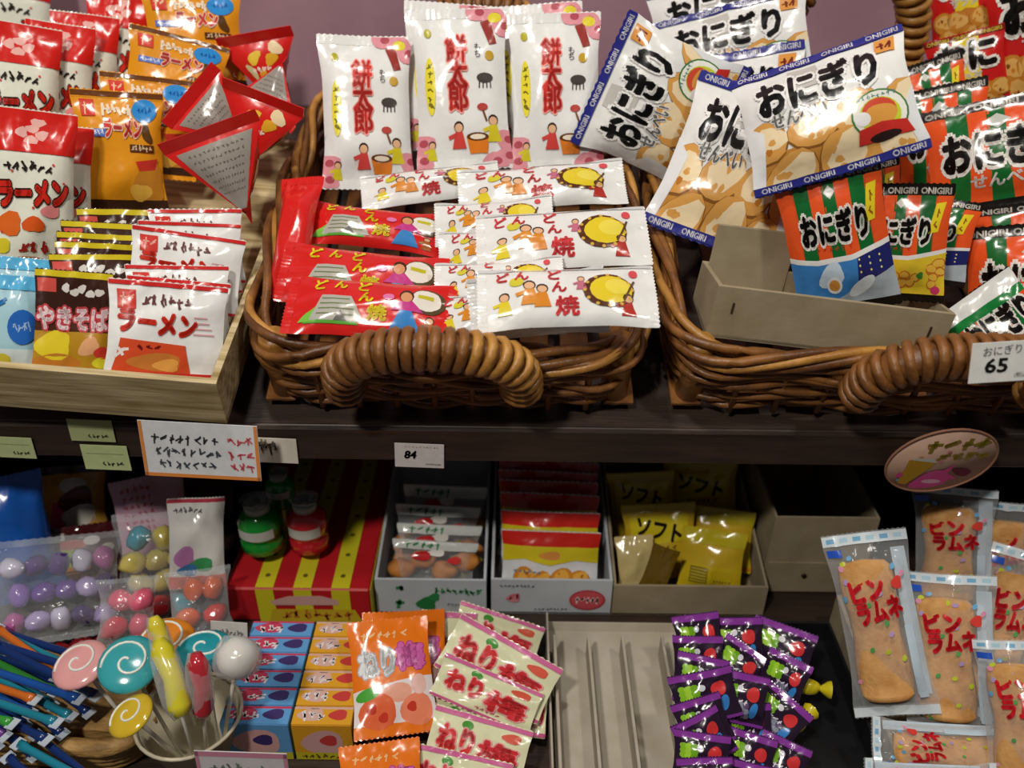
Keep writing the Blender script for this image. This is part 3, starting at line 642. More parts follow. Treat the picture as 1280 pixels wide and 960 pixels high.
# ------------------------------------------------------------------ upper shelf, middle basket
MOCHI = [art_mochi(1), art_mochi(2)]; WH = film('#e9eae8')
for i, (B, T, w, lb, le) in enumerate((((462, 236), (455, 45), 116, 'leftmost', 27), ((582, 212), (572, 12), 122, 'middle', 27), ((697, 212), (692, 16), 118, 'rightmost', 27))):
    bag('rice_snack_bag', f'white snack bag with red vertical lettering, {lb} of the three standing bags', 'snack bag', 'white rice snack bags with red vertical lettering', MOCHI[i % 2], WH, B, T, w, le, yB=.885, th=.026)
for B, T, w, lb in (((560, 190), (565, 5), 118, 'behind the leftmost pair of white bags'), ((675, 190), (668, 6), 118, 'behind the rightmost pair of white bags')):
    bag('rice_snack_bag', f'white rice snack bag with pink corners peeking out {lb}', 'snack bag', 'white rice snack bags with red vertical lettering', MOCHI[1], WH, B, T, w, 27, yB=.93, th=.022)
DON = art_dondon(); DRED = art_dondon_red(); RED = film('#d42320')
def lying(label, art, base, L, Rr, yL, yR, wpx, name='puffed_snack_packet', group='white drum-festival packets', th=.022, roll=0, face=None, z=None):
    """packet lying with its long side left-right: its printed top edge points away"""
    _seed[0] += 1
    A, B = aty(*L, yL), aty(*Rr, yR); ax = (B - A); ln = ax.length; ax.normalize()
    n = V(face or (0, -.55, .85)); n = (n - ax * n.dot(ax)).normalized(); y = n.cross(ax)
    if roll: q = Matrix.Rotation(R(roll), 3, ax); n = q @ n; y = q @ y
    wd = wpx * axial((A + B) / 2) / F
    root = thing(name, label, 'snack packet', frame(A, ax, y, n), group)
    fr, bk = pouch_surface(wd, ln, th, _seed[0], 0, .05, 1.0)
    def turn(P): return np.stack([P[..., 1], -P[..., 0], P[..., 2]], 2)
    tf, tb = turn(fr), turn(bk); k = (NU + 1) * (NV + 1)
    P = np.ascontiguousarray(tf.transpose(1, 0, 2)[::-1])
    me = mesh(np.concatenate([P.reshape(-1, 3), tb.reshape(-1, 3)]).tolist(), gridfaces(NV, NU) + gridfaces(NU, NV, k, True)); obj('body', me, base, root)
    for nm, v0, v1, ot in (('right_seal', .95, 1, 1), ('left_seal', 0, .05, 0)):
        sm = seal_mesh(fr, bk, v0, v1, ot, ln)
        for v in sm.vertices: v.co = (v.co.y, -v.co.x, v.co.z)
        obj(nm, sm, base, root)
    decal(art, P, root); SIZES.append((name, round(ln * 100, 1), round(wd * 100, 1), [round(c, 3) for c in A], [round(c, 3) for c in B]))
    return root
g = 'white drum-festival packets in the middle basket'; wl = 'white drum-festival snack packet '
lying(wl + 'lying farthest back, below the leftmost standing bags', DON, WH, (452, 243), (625, 222), .85, .87, 56, group=g)
lying(wl + 'lying just under the rightmost standing bag', DON, WH, (572, 242), (782, 226), .83, .84, 70, group=g)
lying(wl + 'lying second from the front of its pile', DON, WH, (596, 306), (810, 294), .755, .76, 92, group=g)
lying(wl + 'lying on the front of its pile above the handle', DON, WH, (594, 380), (802, 374), .70, .705, 86, group=g)
lying(wl + 'sunk half hidden behind the basket handle end', DON, WH, (600, 425), (760, 408), .69, .695, 80, group=g, roll=25)
for i, (L, Rr, y) in enumerate((((545, 282), (690, 270), .80), ((550, 318), (700, 306), .765), ((548, 358), (700, 348), .735), ((543, 398), (700, 390), .705))):
    lying(wl + ('topmost', 'second', 'third', 'lowest')[i] + ' of the ends beside the red packets', DON, WH, L, Rr, y + .012, y + .012, 62, group=g, th=.018)
g = 'red drum-festival packets in the middle basket'; wl = 'red drum-festival snack packet with yellow lettering '
lying(wl + 'at the back of the red pile', DRED, RED, (376, 276), (562, 296), .80, .795, 66, group=g)
lying(wl + 'in the middle of the red pile', DRED, RED, (352, 338), (556, 360), .74, .735, 88, group=g)
lying(wl + 'at the front of the red pile', DRED, RED, (334, 402), (538, 416), .692, .688, 86, group=g)
bag('puffed_snack_packet', wl + 'standing on edge against the basket side', 'snack packet', g, None, RED, (328, 430), (352, 275), 58, yB=.69, yT=.80, th=.03, roll=-20)

# ------------------------------------------------------------------ upper shelf, right basket
ONI = art_onigiri(); ONI2 = art_onigiri(False); g = 'white and blue rice cracker bags in the right basket'; BL = film('#2b2f86')
def oni(label, B, T, w, lean=38, art=ONI, **k):
    return bag('rice_cracker_bag', 'white bag with blue bands, ' + label, 'snack bag', g, art, WH, B, T, w, lean, seals=(BL, BL), seal=.066, **k)
oni('half hidden at the very top edge', (945, 112), (930, -18), 180, 25, yB=1.0)
oni('leaning upright at the back of the heap', (925, 128), (908, 6), 190, 28, yB=.95)
oni('turned on its side at the left of the heap', (900, 168), (748, 96), 172, yB=.885, yT=.89)
oni('second layer with its blue band running behind the front bag', (895, 250), (880, 82), 186, 32, yB=.895)
oni('tilted clockwise and hanging over the basket edge', (866, 318), (940, 130), 172, 36, yB=.80, art=ONI2)
oni('lying frontmost on top with a round badge', (1050, 214), (1015, 64), 212, 40, yB=.725, bend=-.008)
STB, STY, STP, STW = art_stripes('blue'), art_stripes('yellow'), art_stripes('plain'), art_white_green(); g = 'orange and green striped rice cracker bags in the right basket'; OR = film('#ea5a28'); BK = film('#17130f')
def stp(label, art, B, T, w, lean=22, **k):
    return bag('striped_cracker_bag', 'orange and green striped bag ' + label, 'snack bag', g, art, OR, B, T, w, lean, seals=(BK, BK), seal=.08, **k)
stp('at the back beside the basket handle', STB, (1180, 200), (1152, 78), 90, yB=.93)
stp('peeking out left of the large striped bag', STP, (1185, 240), (1172, 108), 110, yB=.88)
stp('large, half out of frame below the red bags', STP, (1256, 258), (1244, 124), 172, 30, yB=.83)
stp('just behind the one with the blue picture', STY, (1085, 330), (1062, 210), 112, yB=.80)
stp('turned clockwise behind the one with the yellow picture', STB, (1140, 350), (1164, 247), 120, yB=.78)
stp('with a blue space picture standing in the cardboard box', STB, (1054, 410), (1022, 234), 124, 12, yB=.717, th=.018)
stp('with a yellow cracker picture standing in the cardboard box', STY, (1140, 418), (1154, 276), 116, 12, yB=.713, th=.016)
stp('with only its black band showing at the right edge', STP, (1300, 370), (1296, 252), 150, yB=.78)
stp('large, standing at the right of the cardboard box', STP, (1290, 440), (1290, 282), 160, 22, yB=.735)
stp('lying crooked with a white end above the price card', STW, (1320, 478), (1246, 392), 104, 40, yB=.665)
AR = art_red(); g = 'red and yellow rice cracker bags at the top right'; RD = film('#c81e1c')
for lb, B, T, w, y in (('cut off by the top edge of the photo', (1212, 66), (1200, -70), 86, 1.06), ('standing below a matching bag', (1216, 145), (1204, 42), 90, .97), ('at the right border', (1312, 135), (1300, -50), 130, .95)):
    bag('red_cracker_bag', 'red and yellow rice cracker bag ' + lb, 'snack bag', g, AR, RD, B, T, w, 20, yB=y)

def panel(name, parent, P, ex, ey, t, m, hole=None):
    """thin rectangular board from corner P with edge vectors ex, ey"""
    P, ex, ey = V(P), V(ex), V(ey); n = ex.cross(ey).normalized() * t
    vs_ = [P, P + ex, P + ex + ey, P + ey]; vs_ += [v + n for v in vs_]
    bm = bmesh.new(); b = [bm.verts.new(v) for v in vs_]
    for f in ((3, 2, 1, 0), (4, 5, 6, 7), (0, 1, 5, 4), (1, 2, 6, 5), (2, 3, 7, 6), (3, 0, 4, 7)): bm.faces.new([b[i] for i in f])
    bmesh.ops.bevel(bm, geom=bm.edges[:], offset=min(t * .3, .0006), segments=1, affect='EDGES')
    return obj(name, from_bm(bm), m, parent)
def carton(name, label, mw, w, d, hf, hb, m, t=.003, group=None, cat='box', hs=None, flare=0):
    """open box: local x right, y back, z up; origin at front bottom centre"""
    root = thing(name, label, cat, mw, group); hs = hs or min(hf, hb)
    panel('bottom_panel', root, (-w / 2, 0, 0), (w, 0, 0), (0, d, 0), t, m)
    panel('front_panel', root, (-w / 2, 0, 0), (w, 0, 0), (0, -flare * hf, hf), -t, m)
    panel('back_panel', root, (-w / 2, d, 0), (w, 0, 0), (0, 0, hb), t, m)
    for s in (-1, 1):
        x = s * w / 2
        me = mesh([(x, t, 0), (x, d - t, 0), (x, d - t, hb), (x, t - flare * hf, hf)] + [(x - s * t, t, 0), (x - s * t, d - t, 0), (x - s * t, d - t, hb), (x - s * t, t - flare * hf, hf)],
                  [(0, 1, 2, 3), (7, 6, 5, 4), (0, 4, 5, 1), (1, 5, 6, 2), (2, 6, 7, 3), (3, 7, 4, 0)], False)
        obj('side_panel', me, m, root)
    return root
# cardboard tray among the striped bags
fl, frr = aty(898, 360, .688), aty(1194, 396, .684)
ex = (frr - fl); wcb = ex.length; ex.normalize(); ez = V((0, 0, 1)); ez = (ez - ex * ez.dot(ex)).normalized(); ey = ez.cross(ex)
cb = carton('cardboard_tray', 'plain brown cardboard tray of striped bags inside the right basket', frame((fl + frr) / 2 - ez * .048, ex, ey, ez), wcb, .076, .050, .040, CARD, .004)
panel('rear_flap', cb, (-wcb / 2 + .006, .072, .004), (.075, 0, 0), (0, .004, .074), .003, CARD)
for x in (-.42, .42): obj('staple', boxm(x * wcb - .0008, x * wcb + .0008, -.0012, -.0002, .026, .036, 0), mat('staple wire', '#5a4632', .4, metal=.6), cb)

# ------------------------------------------------------------------ upper shelf, left carton and its packets
GRAIN = mat('wood grain printed card', '#d2c196', col2='#96804e', rough=.7, scale=22, stretch=(.5, 6, 6), bump=.12, bscale=60)
fr_ = aty(270, 480, .625); fl_ = aty(-150, 447, .625); ex = (fr_ - fl_); wl_ = ex.length; ex.normalize()
ez = V((0, -math.sin(TILT), math.cos(TILT))); ez = (ez - ex * ez.dot(ex)).normalized(); ey = ez.cross(ex)
carton('wood_grain_carton', 'shallow carton printed with pale wood grain at the left end of the shelf', frame((fr_ + fl_) / 2 - ez * .056, ex, ey, ez), wl_, .40, .056, .012, GRAIN, .006, hs=.03)
TALL = art_ramen_tall(); CRM = film('#e4e6d6'); g = 'tall white and red noodle snack bags at the left'; n0 = 'tall_noodle_bag'; l0 = 'tall white noodle snack bag with red top, '
for lb, B, T, w, y, le in (('partly seen at the top left corner', (20, 130), (14, -50), 90, 1.08, 20), ('back row, rightmost beside the orange bags', (150, 170), (152, -6), 78, .99, 22), ('back row, second from right', (112, 195), (106, 18), 78, .955, 22), ('back row, second from left', (72, 225), (72, 42), 78, .915, 22), ('back row, at the left border', (28, 230), (26, 32), 92, .885, 22),
                         ('front row, tucked behind the nearest one', (70, 335), (66, 156), 92, .775, 22), ('front row, nearest and largest', (44, 345), (42, 138), 98, .745, 22)):
    bag(n0, l0 + lb, 'snack bag', g, TALL, CRM, B, T, w, le, yB=y, th=.024)
ORA = art_orange(); OF = film('#e0951c'); g = 'orange noodle snack bags with a blue disc'
for lb, B, T, w, y, le in (('highest, at the top edge', (250, 115), (238, -12), 118, .99, 22), ('second from the top with a bright glint', (212, 160), (226, 46), 118, .94, 30), ('third from the top, half covered', (186, 222), (186, 96), 112, .875, 26), ('lowest and nearest', (156, 268), (146, 114), 106, .835, 22)):
    bag('orange_noodle_bag', 'orange noodle snack bag with a blue disc, ' + lb, 'snack bag', g, ORA, OF, B, T, w, le, yB=y, th=.026)

def face_grid(A, B, C, bulge, n=8):
    """triangle A,B -> apex C as a grid, puffed outwards"""
    A, B, C = map(np.array, (A, B, C)); nrm = np.cross(B - A, C - A); nrm = nrm / np.linalg.norm(nrm); P = np.zeros((n + 1, n + 1, 3))
    for j in range(n + 1):
        v = j / n
        for i in range(n + 1):
            u = i / n; a = (1 - u) * (1 - v); b = u * (1 - v); c = v
            P[j, i] = A * a + B * b + C * c + nrm * bulge * 27 * a * b * c * (1 + .25 * math.sin(9 * u + 5 * v))
    return P
AT = Art(10, 10)
for i, (x, y, c) in enumerate(((3, 3, '#e0b030'), (6, 2.4, '#e6c43a'), (5, 5.4, '#d8a02a'), (7.4, 4.6, '#d8d8a0'), (2.4, 1.4, '#f0ddb0'))): AT.ell(x, y, 1.3, .9, c, 1 + .1 * i, i * 35, 12, .25, i)
AT.scrib(3, 3.8, 7.4, 4.8, 4, '#f6ead8', 3, 3, .3)
AG = Art(10, 10); AG.poly([(.8, .6), (9.2, .6), (9.2, 9.2), (.8, 9.2)], '#98928a', 0); q = random.Random(2)
for i in range(7): AG.scrib(1.6, 1.2 + i * .9, 8.4, 1.6 + i * .9, 12, '#6a665e', 2, i, .1)
def tetra(label, cx, cy, y, s, rot, tip, flip=1):
    c = aty(cx, cy, y); L = s
    root = thing('tetra_snack_pack', label, 'snack pack', Matrix.Translation(c) @ Matrix.Rotation(R(tip), 4, 'X') @ Matrix.Rotation(R(rot), 4, 'Y') @ Matrix.Translation((0, 0, 0)), 'red tetrahedron packs heaped beside the basket')
    a, b, c_, d = (-L * .55, -L * .3, -L * .32), (L * .55, -L * .3, -L * .32), (0, -L * .12, L * .52), (0, L * .5, -L * .1)
    faces = [('front_face', a, b, c_, AG if flip else AT), ('right_face', b, d, c_, AT), ('left_face', d, a, c_, AT), ('bottom_face', b, a, d, None)]
    for nm, A, B, C, art in faces:
        P = face_grid(A, B, C, L * .07); nv = P.shape[0] - 1
        o = obj(nm, mesh(P.reshape(-1, 3).tolist(), gridfaces(nv, nv)), RED, root)
        if art: decal(art, P, o, base=.0004)
    for nm, A, B in (('lower_seal', a, b), ('upper_seal', c_, d)):
        A, B = V(A), V(B); dirn = (V((0, 0, 0)) - (A + B) / 2).normalized() * -.012; nrm = (B - A).cross(dirn).normalized() * .0004
        obj(nm, mesh([A - nrm, B - nrm, B + dirn - nrm, A + dirn - nrm, A + nrm, B + nrm, B + dirn + nrm, A + dirn + nrm], [(3, 2, 1, 0), (4, 5, 6, 7), (0, 1, 5, 4), (1, 2, 6, 5), (2, 3, 7, 6), (3, 0, 4, 7)], False), RED, root)
    return root
for lb, cx, cy, y, s, ro, ti, fl2 in (('highest, with two bright glints', 334, 85, 1.0, .075, 170, -20, 0), ('second highest, grey back to the wall side', 342, 122, .955, .07, 20, -25, 1), ('far left beside the orange bags', 275, 150, .915, .07, 130, -30, 1), ('against the basket side in the middle', 328, 160, .90, .075, 200, -20, 0), ('nearest and largest, grey seam face forward', 290, 212, .845, .088, 160, -25, 1)):
    tetra('red tetrahedron snack pack, ' + lb, cx, cy, y, s, ro, ti, fl2)
YAK = art_yakisoba(); YF = film('#4a281a'); g = 'brown fried-noodle packets with yellow edges'
for k, (B, T, w, lb) in enumerate((((150, 372), (142, 262), 84, 'rearmost, deep behind the others'), ((128, 385), (126, 278), 90, 'fifth from the front'), ((124, 398), (122, 292), 92, 'fourth from the front'), ((122, 410), (120, 304), 92, 'third from the front'), ((120, 424), (114, 318), 96, 'second from the front'), ((84, 470), (88, 346), 88, 'nearest, with pink lettering'))):
    bag('fried_noodle_packet', 'brown fried-noodle packet with a yellow edge, ' + lb, 'snack packet', g, YAK, YF, B, T, w, 30, yB=[.745, .725, .71, .695, .68, .645][k], th=.010, seal=.05)
SML = art_ramen_small(); g = 'small white noodle packets in the carton'
for k, (B, T, w, lb) in enumerate((((250, 355), (244, 262), 110, 'rearmost, slanting up'), ((240, 365), (238, 279), 120, 'fifth from the front'), ((236, 395), (246, 298), 134, 'fourth from the front'), ((225, 425), (222, 332), 122, 'third from the front'), ((220, 440), (225, 350), 122, 'second from the front'), ((190, 484), (196, 368), 140, 'nearest, with red lettering'))):
    bag('noodle_packet', 'small white noodle packet with red edges, ' + lb, 'snack packet', g, SML, WH, B, T, w, 30, yB=[.76, .745, .715, .69, .675, .645][k], th=.014, seal=.05)
LB = art_lightblue(); LBF = film('#a9d2de'); g = 'light blue snack packets at the left border'
for k, (B, T, lb) in enumerate((((22, 430), (26, 322), 'behind'), ((10, 470), (14, 344), 'in front'))):
    bag('light_blue_packet', 'light blue snack packet with a blue disc at the left border, the one ' + lb, 'snack packet', g, LB, LBF, B, T, 74, 30, yB=[.675, .65][k], th=.014)

# ------------------------------------------------------------------ cards and tags
def card(name, label, cat, art, tl, tr, bl, m, t=.0008, group=None, pm=INK):
    tl, tr, bl = V(tl), V(tr), V(bl); ex, ey = tr - tl, tl - bl; w, h = ex.length, ey.length; ex.normalize(); ey = (ey - ex * ey.dot(ex)).normalized()
    root = thing(name, label, cat, frame(bl, ex, ey, ex.cross(ey)), group)
    obj('card', boxm(0, w, 0, h, -t, 0, .0002), m, root); decal(art, flatgrid(w, h), root, pm, base=.0003, step=.00006); return root
a = Art(10, 5.6); a.text('おにぎり', 4.2, 4.5, 1.3, '#3a3a38', 3, rot=3, w=5.2); a.text('65', 3.6, 2.4, 1.9, '#20201e', 3, bold=.03, w=3); a.text('(税込)', 7.2, .9, .8, '#55534e', 3)
card('price_card', 'white price card reading 65 taped over the right basket handle', 'price card', a, aty(1213, 430, .588), aty(1305, 424, .588), aty(1210, 480, .582), paper('#e2e4e0'))
YT = .6715
def tagcard(label, px, py, w, h, col, art, dx=0, tilt=0):
    p = aty(px, py, YT); s = axial(p) / F; x = w * s; z = h * s * 1.24
    card('shelf_price_tag', label, 'price tag', art, p + V((dx, -.002, 0)), p + V((x + dx, -.002, -.0015)), p + V((0, -.002, -z)), paper(col), .0006, 'price tags on the dark shelf edge')
a1 = Art(10, 5.5); a1.scrib(.6, 2, 6, 4.8, 6, '#8a8270', 2, 5, .35); a1.scrib(1, 3.4, 5.6, 5, 5, '#6a6252', 2, 9, .3)
a2 = Art(10, 5.5); a2.text('84', 3.2, 3, 1.7, '#23252a', 3, bold=.04, slant=.15); a2.scrib(6.2, .7, 9.4, 1.1, 8, '#8a8a88', 2, 3, .1); a2.scrib(2, 4.6, 9, 5, 10, '#a8a4a0', 2, 6, .08)
a3 = Art(10, 5.5); a3.scrib(4, 1, 8.6, 2, 5, '#4a5238', 2, 7, .2); a3.rect(1, 3.6, 9, 3.75, '#98a87a', 1)
tagcard('white shelf tag with smudged brown writing beside the orange-edged sign', 309, 545, 60, 31, '#dcd6c8', a1)
tagcard('white shelf tag reading 84 below the middle basket', 492, 552, 62, 30, '#dcd8d6', a2)
tagcard('pale green shelf tag at the left border', -8, 544, 46, 26, '#bcca92', a3)
tagcard('pale green shelf tag directly below the wood-grain carton', 82, 522, 56, 27, '#a9b47e', a3)
tagcard('pale green shelf tag lowest, beside the orange-edged sign', 99, 554, 58, 31, '#c0cf94', a3)
a = Art(16, 7.4)
for r_ in ((0, 0, 16, .5), (0, 0, .5, 7.4), (15.5, 0, 16, 7.4)): a.rect(*r_, '#e08a3c', 1)
a.scrib(1.4, 4.6, 10.6, 5.8, 8, '#33373a', 3, 4, .2); a.scrib(1.8, 2.9, 11, 4.1, 8, '#4a5058', 3, 12, .2); a.scrib(2, 1.2, 10, 2.3, 7, '#4a5058', 3, 18, .2)
for i in range(3): a.scrib(11.8, 1.1 + i * 1.75, 15.2, 2.4 + i * 1.75, 3, '#d0555e', 3, i, .2)
card('hanging_sign', 'white handwritten sign with an orange border hanging below the carton', 'sign', a, aty(146, 527, .640), aty(296, 535, .640), aty(182, 594, .636), paper('#dadde0'))
# round sign hung under the shelf edge
p = aty(1176, 577, .655); rw = 66 * axial(p) / F
root = thing('round_sign', 'round hand-drawn sign with a pink swirl hanging under the right basket', 'sign', frame(p, V((1, 0, .16)), V((-.1, .55, .8)), V((0, -.8, .55))), None)
root.matrix_world = frame(p, V((.985, -.05, .16)).normalized(), V((-.14, -.30, .94)).normalized(), V((.985, -.05, .16)).normalized().cross(V((-.14, -.30, .94)).normalized()))
obj('disc', lathem([(.0001, -.0015), (rw, -.0015), (rw, 0), (.0001, 0)], 40, False), paper('#d9b39c'), root)
rim = [(rw * math.cos(2 * math.pi * i / 48), rw * math.sin(2 * math.pi * i / 48), 0) for i in range(48)]; obj('rim', tubem(rim, .0012, 6, True), paper('#a8785e'), root)
a = Art(20, 20); a.scrib(6, 13.6, 18, 17, 4, '#9a8a1c', 3, 4, .8); a.scrib(9.2, 10, 18.4, 12.8, 4, '#9a8420', 3, 9, .7)
a.poly([(3, 4), (4.6, 3.2), (9.4, 9.8), (4, 11.6)], '#c89a1e', 2); a.poly([(4.6, 11.4), (9.2, 9.8), (8.6, 11.2), (5.2, 12)], '#d8e0d4', 3); a.ell(9, 4, 4, 2.4, '#e0529a', 3, 20, wob=.3); a.poly([(9, 5), (13, 9), (12, 6), (14, 4), (10, 2.6)], '#dc4a92', 4); a.ell(9.4, 3.6, 1.9, .7, '#f2b8d2', 5, -10); a.ell(14.6, 6, 2.2, 1.1, '#6a1a34', 3, -35, wob=.2); a.ell(3, 6.6, .7, .8, '#e04a94', 3)
for i in range(9): a.ell(3 + (i * 37 % 14), 5 + (i * 23 % 12), .45, .45, ('#7fa8c8', '#e08a98', '#e0a060')[i % 3], 1 + .1 * i, n=8)
decal(a, flatgrid(rw * 2, rw * 2, (-rw, -rw, 0)), root, INK, base=.0004)

# ------------------------------------------------------------------ lower shelf: cartons
PL = lambda c, r=.25, **k: mat('plastic ' + c, c, rough=r, vary=.06, **k)
f0, f1 = atz(288, 778, LZ), atz(466, 775, LZ); wB = (f1 - f0).length; dB, hB = .26, .05
sb = thing('striped_lollipop_box', 'red box with yellow stripes holding bottle lollipops', 'box', frame((f0 + f1) / 2, (1, 0, 0), (0, 1, 0), (0, 0, 1)))
obj('carton_body', boxm(-wB / 2, wB / 2, 0, dB, 0, hB, .002), mat('red card', '#bf1d26', rough=.45, vary=.05), sb)
a = Art(16, 26); b_ = Art(16, 5)
for x in (3.4, 7.6, 11.8):
    a.rect(x, 0, x + 2, 26, '#d8cf1c', 0); b_.rect(x, 0, x + 2, 5, '#d8cf1c', 0)
    for k in range(7): a.ell(x + 1, 2 + 3.4 * k, .3, .3, '#6a5a14', 1, n=8)
b_.poly([(4.4, 0), (15, 0), (14.2, 2), (5, 2)], '#d0b41c', 1); b_.poly([(4.8, 3.2), (7, 4), (10.6, 4.1), (12.6, 3.4), (12.4, 2.7), (5.2, 2.6)], '#d8a8a0', 2); b_.scrib(6, .4, 14, 1.7, 7, '#c06a1c', 3, 5, .25)
decal(a, flatgrid(wB, dB, (-wB / 2, 0, hB)), sb, INK); decal(b_, flatgrid(wB, hB, (-wB / 2, 0, 0), (1, 0, 0), (0, 0, 1)), sb, INK)
panel('side_flap', sb, (wB / 2 + .0005, 0, 0), (0, dB, 0), (0, 0, hB), .001, mat('yellow card', '#bdb41c', rough=.5))

def lolly(label, px, py, y, hgt, rad, col, ztop, m=None, bottle=True):
    p = aty(px, py, y); z0 = max(ztop, p.z - hgt * .5 - .04)
    root = thing('bottle_lollipop', label, 'lollipop', Matrix.Translation((p.x, p.y, ztop)), 'bottle lollipops stuck in the striped box')
    zb = p.z - hgt / 2 - ztop
    obj('stick', tubem([(0, 0, .001), (0, 0, max(zb, .002) + .004)], .0022, 8), PL('#d8d49a'), root)
    prof = [(.0001, 0), (rad * .75, 0), (rad, hgt * .06), (rad, hgt * .24), (rad * .82, hgt * .32), (rad, hgt * .4), (rad, hgt * .66), (rad * .7, hgt * .8), (rad * .45, hgt * .86), (.0001, hgt * .87)]
    if not bottle: prof = [(rad * math.sin(math.pi * i / 14) + .0001, hgt * (1 - math.cos(math.pi * i / 14)) / 2) for i in range(15)]
    obj('candy', lathem(prof, 20, False), PL(col, .12, coat=.6), root, Matrix.Translation((0, 0, zb)))
    if bottle: obj('cap', lathem([(.0001, 0), (rad * .6, 0), (rad * .6, hgt * .14), (.0001, hgt * .14)], 16, False), PL('#9aa49a'), root, Matrix.Translation((0, 0, zb + hgt * .84)))
    lab = [(-rad * 1.04 * math.cos(a_), -rad * 1.04 * math.sin(a_)) for a_ in [R(40 + 10 * i) for i in range(11)]]
    vs_ = [(x, yy, zz) for zz in (hgt * .42, hgt * .62) for x, yy in lab]
    obj('paper_label', mesh(vs_, gridfaces(10, 1)), paper('#c4c8c0'), root, Matrix.Translation((0, 0, zb)))
    for s in (-1, 1):
        obj('wrapper_twist', lathem([(.001, 0), (rad * .55, hgt * .12), (rad * .62, hgt * .16)], 9, False), CLEAR, root, Matrix.Translation((s * rad * .15, 0, zb + hgt * .9)))
    return root
zt = LZ + hB
lolly('green bottle lollipop with a white label at the left of the box', 325, 655, .762, .064, .024, '#12902f', zt)
lolly('small green bottle lollipop deep in the shelf shadow', 350, 610, .80, .045, .017, '#14902f', zt)
lolly('red bottle lollipop with a bright glint in front of the stripes', 384, 654, .755, .066, .022, '#c4202c', zt)

WHC = mat('white coated card', '#c3c9cf', rough=.5, vary=.04)
def tray(label, x0, x1, pb, d, hf, hb, m, art=None, name='display_carton', t=.003, y=None):
    a_, b = atz(x0, pb, LZ), atz(x1, pb, LZ); c = (a_ + b) / 2; w = abs(b.x - a_.x)
    r_ = carton(name, label, loc(c.x, min(a_.y, b.y), LZ), w, d, hf, hb, m, t, 'cartons on the lower shelf')
    if art: decal(art, flatgrid(w, hf, (-w / 2, 0, 0), (1, 0, 0), (0, 0, 1)), r_, INK)
    return r_, w, c
a = Art(14, 5); a.scrib(2.4, 3.4, 3.8, 4.4, 1, '#2a8a4a', 2, 3, .4); a.scrib(2, 1, 3.6, 2.2, 1, '#2a8a4a', 2, 4, .4); a.ell(6.4, 1.6, 1.4, .9, '#1f7c3e', 2, wob=.3); a.ell(7.4, 2.6, .8, .5, '#2a8a4a', 3, wob=.3); a.scrib(7.4, 3, 13.4, 4, 8, '#3a9a5a', 2, 8, .18); a.scrib(9, 1.2, 13, 1.8, 9, '#a8b0b4', 2, 9, .1)
t1, w1, c1 = tray('white display carton with green print and clear biscuit bags', 472, 608, 766, .23, .052, .075, WHC, a)
a = Art(14, 5); a.ell(11.2, 2.2, 2.1, 1.5, '#b8303c', 1, n=24); a.ell(11.2, 2.2, 1.9, 1.3, '#d2525a', 2, n=24); a.scrib(9.7, 1.8, 12.7, 2.7, 5, '#f0d0d0', 4, 4, .22); a.ell(2.6, 2.4, .9, .6, '#e0909a', 1, wob=.25); a.scrib(1.9, 2, 3.6, 3, 2, '#d0606a', 3, 5, .2); a.scrib(1, 4, 5, 4.4, 9, '#8a9098', 2, 6, .1); a.scrib(5, .6, 9, 1, 9, '#9aa0a8', 2, 7, .1)
t2, w2, c2 = tray('white display carton with a red oval and rows of snack bags', 614, 762, 766, .23, .052, .075, WHC, a)
t3, w3, c3 = tray('brown cardboard carton full of yellow snack bags', 764, 952, 768, .23, .045, .09, CARD)
x0 = aty(958, 700, .755).x; x1 = aty(1085, 700, .755).x
b4 = carton('open_cardboard_box', 'open empty brown cardboard box behind the purple packets', loc((x0 + x1) / 2, .755, LZ), x1 - x0, .2, .112, .112, CARD, .003, 'cartons on the lower shelf')
hw = (x1 - x0) / 2; panel('front_flap', b4, (-hw + .002, -.0032, .002), (2 * hw - .004, 0, 0), (0, 0, .045), -.002, CARD)
obj('flap_hole', lathem([(.0001, 0), (.003, 0), (.003, .001), (.0001, .001)], 12, False), PL('#2a1a12'), b4, Matrix.Translation((-hw + .045, -.0055, .03)) @ Matrix.Rotation(R(90), 4, 'X'))

# clear biscuit bags in the first carton
def inside(root, m, pts, fn): 
    for i, p in enumerate(pts): obj(fn, p[0], m if len(p) < 3 else p[2], root, Matrix.Translation(p[1]))
BIS = mat('baked biscuit', '#c8843a', col2='#a25e22', rough=.6, scale=60, bump=.2)
a = Art(12, 9); a.rect(0, 7.4, 12, 9, '#d8dcd8', 0); a.ell(4, 6.4, 1.6, .7, '#c82a2c', 2, wob=.2); a.ell(9, 5.9, 1.1, .6, '#d03434', 2, wob=.2); a.scrib(1.5, 7.6, 7, 8.6, 5, '#3a8a50', 3, 4, .2); a.ell(6.2, 7, 1.4, .5, '#ece8e0', 1, wob=.2)
g = 'clear biscuit bags in the white carton'
for k, (px, T, B, y) in enumerate(((560, 608, 690, .86), (548, 632, 705, .825), (552, 656, 722, .79), (545, 682, 742, .75))):
    r_ = bag('biscuit_bag', 'clear bag of orange biscuits with red and white print, ' + ('rearmost', 'second from back', 'second from front', 'frontmost')[k], 'snack bag', g, a, CLEAR, (px - 4, B), (px, T), 106, 32, yB=y, th=.03, seal=.08)
    for i in range(4):
        obj('biscuit', blobm(.015, .012, .007, k * 5 + i, .15), BIS, r_, Matrix.Translation((-.036 + .024 * i, .022 + .012 * (i % 2), .0)))
bag('leaf_bag', 'small olive yellow bag at the front corner of the white carton', 'snack bag', None, None, film('#8f8420'), (575, 725), (603, 690), 40, yB=.745, yT=.76, th=.012)
CN = art_corn(); g = 'red and yellow corn snack bags in the white carton'
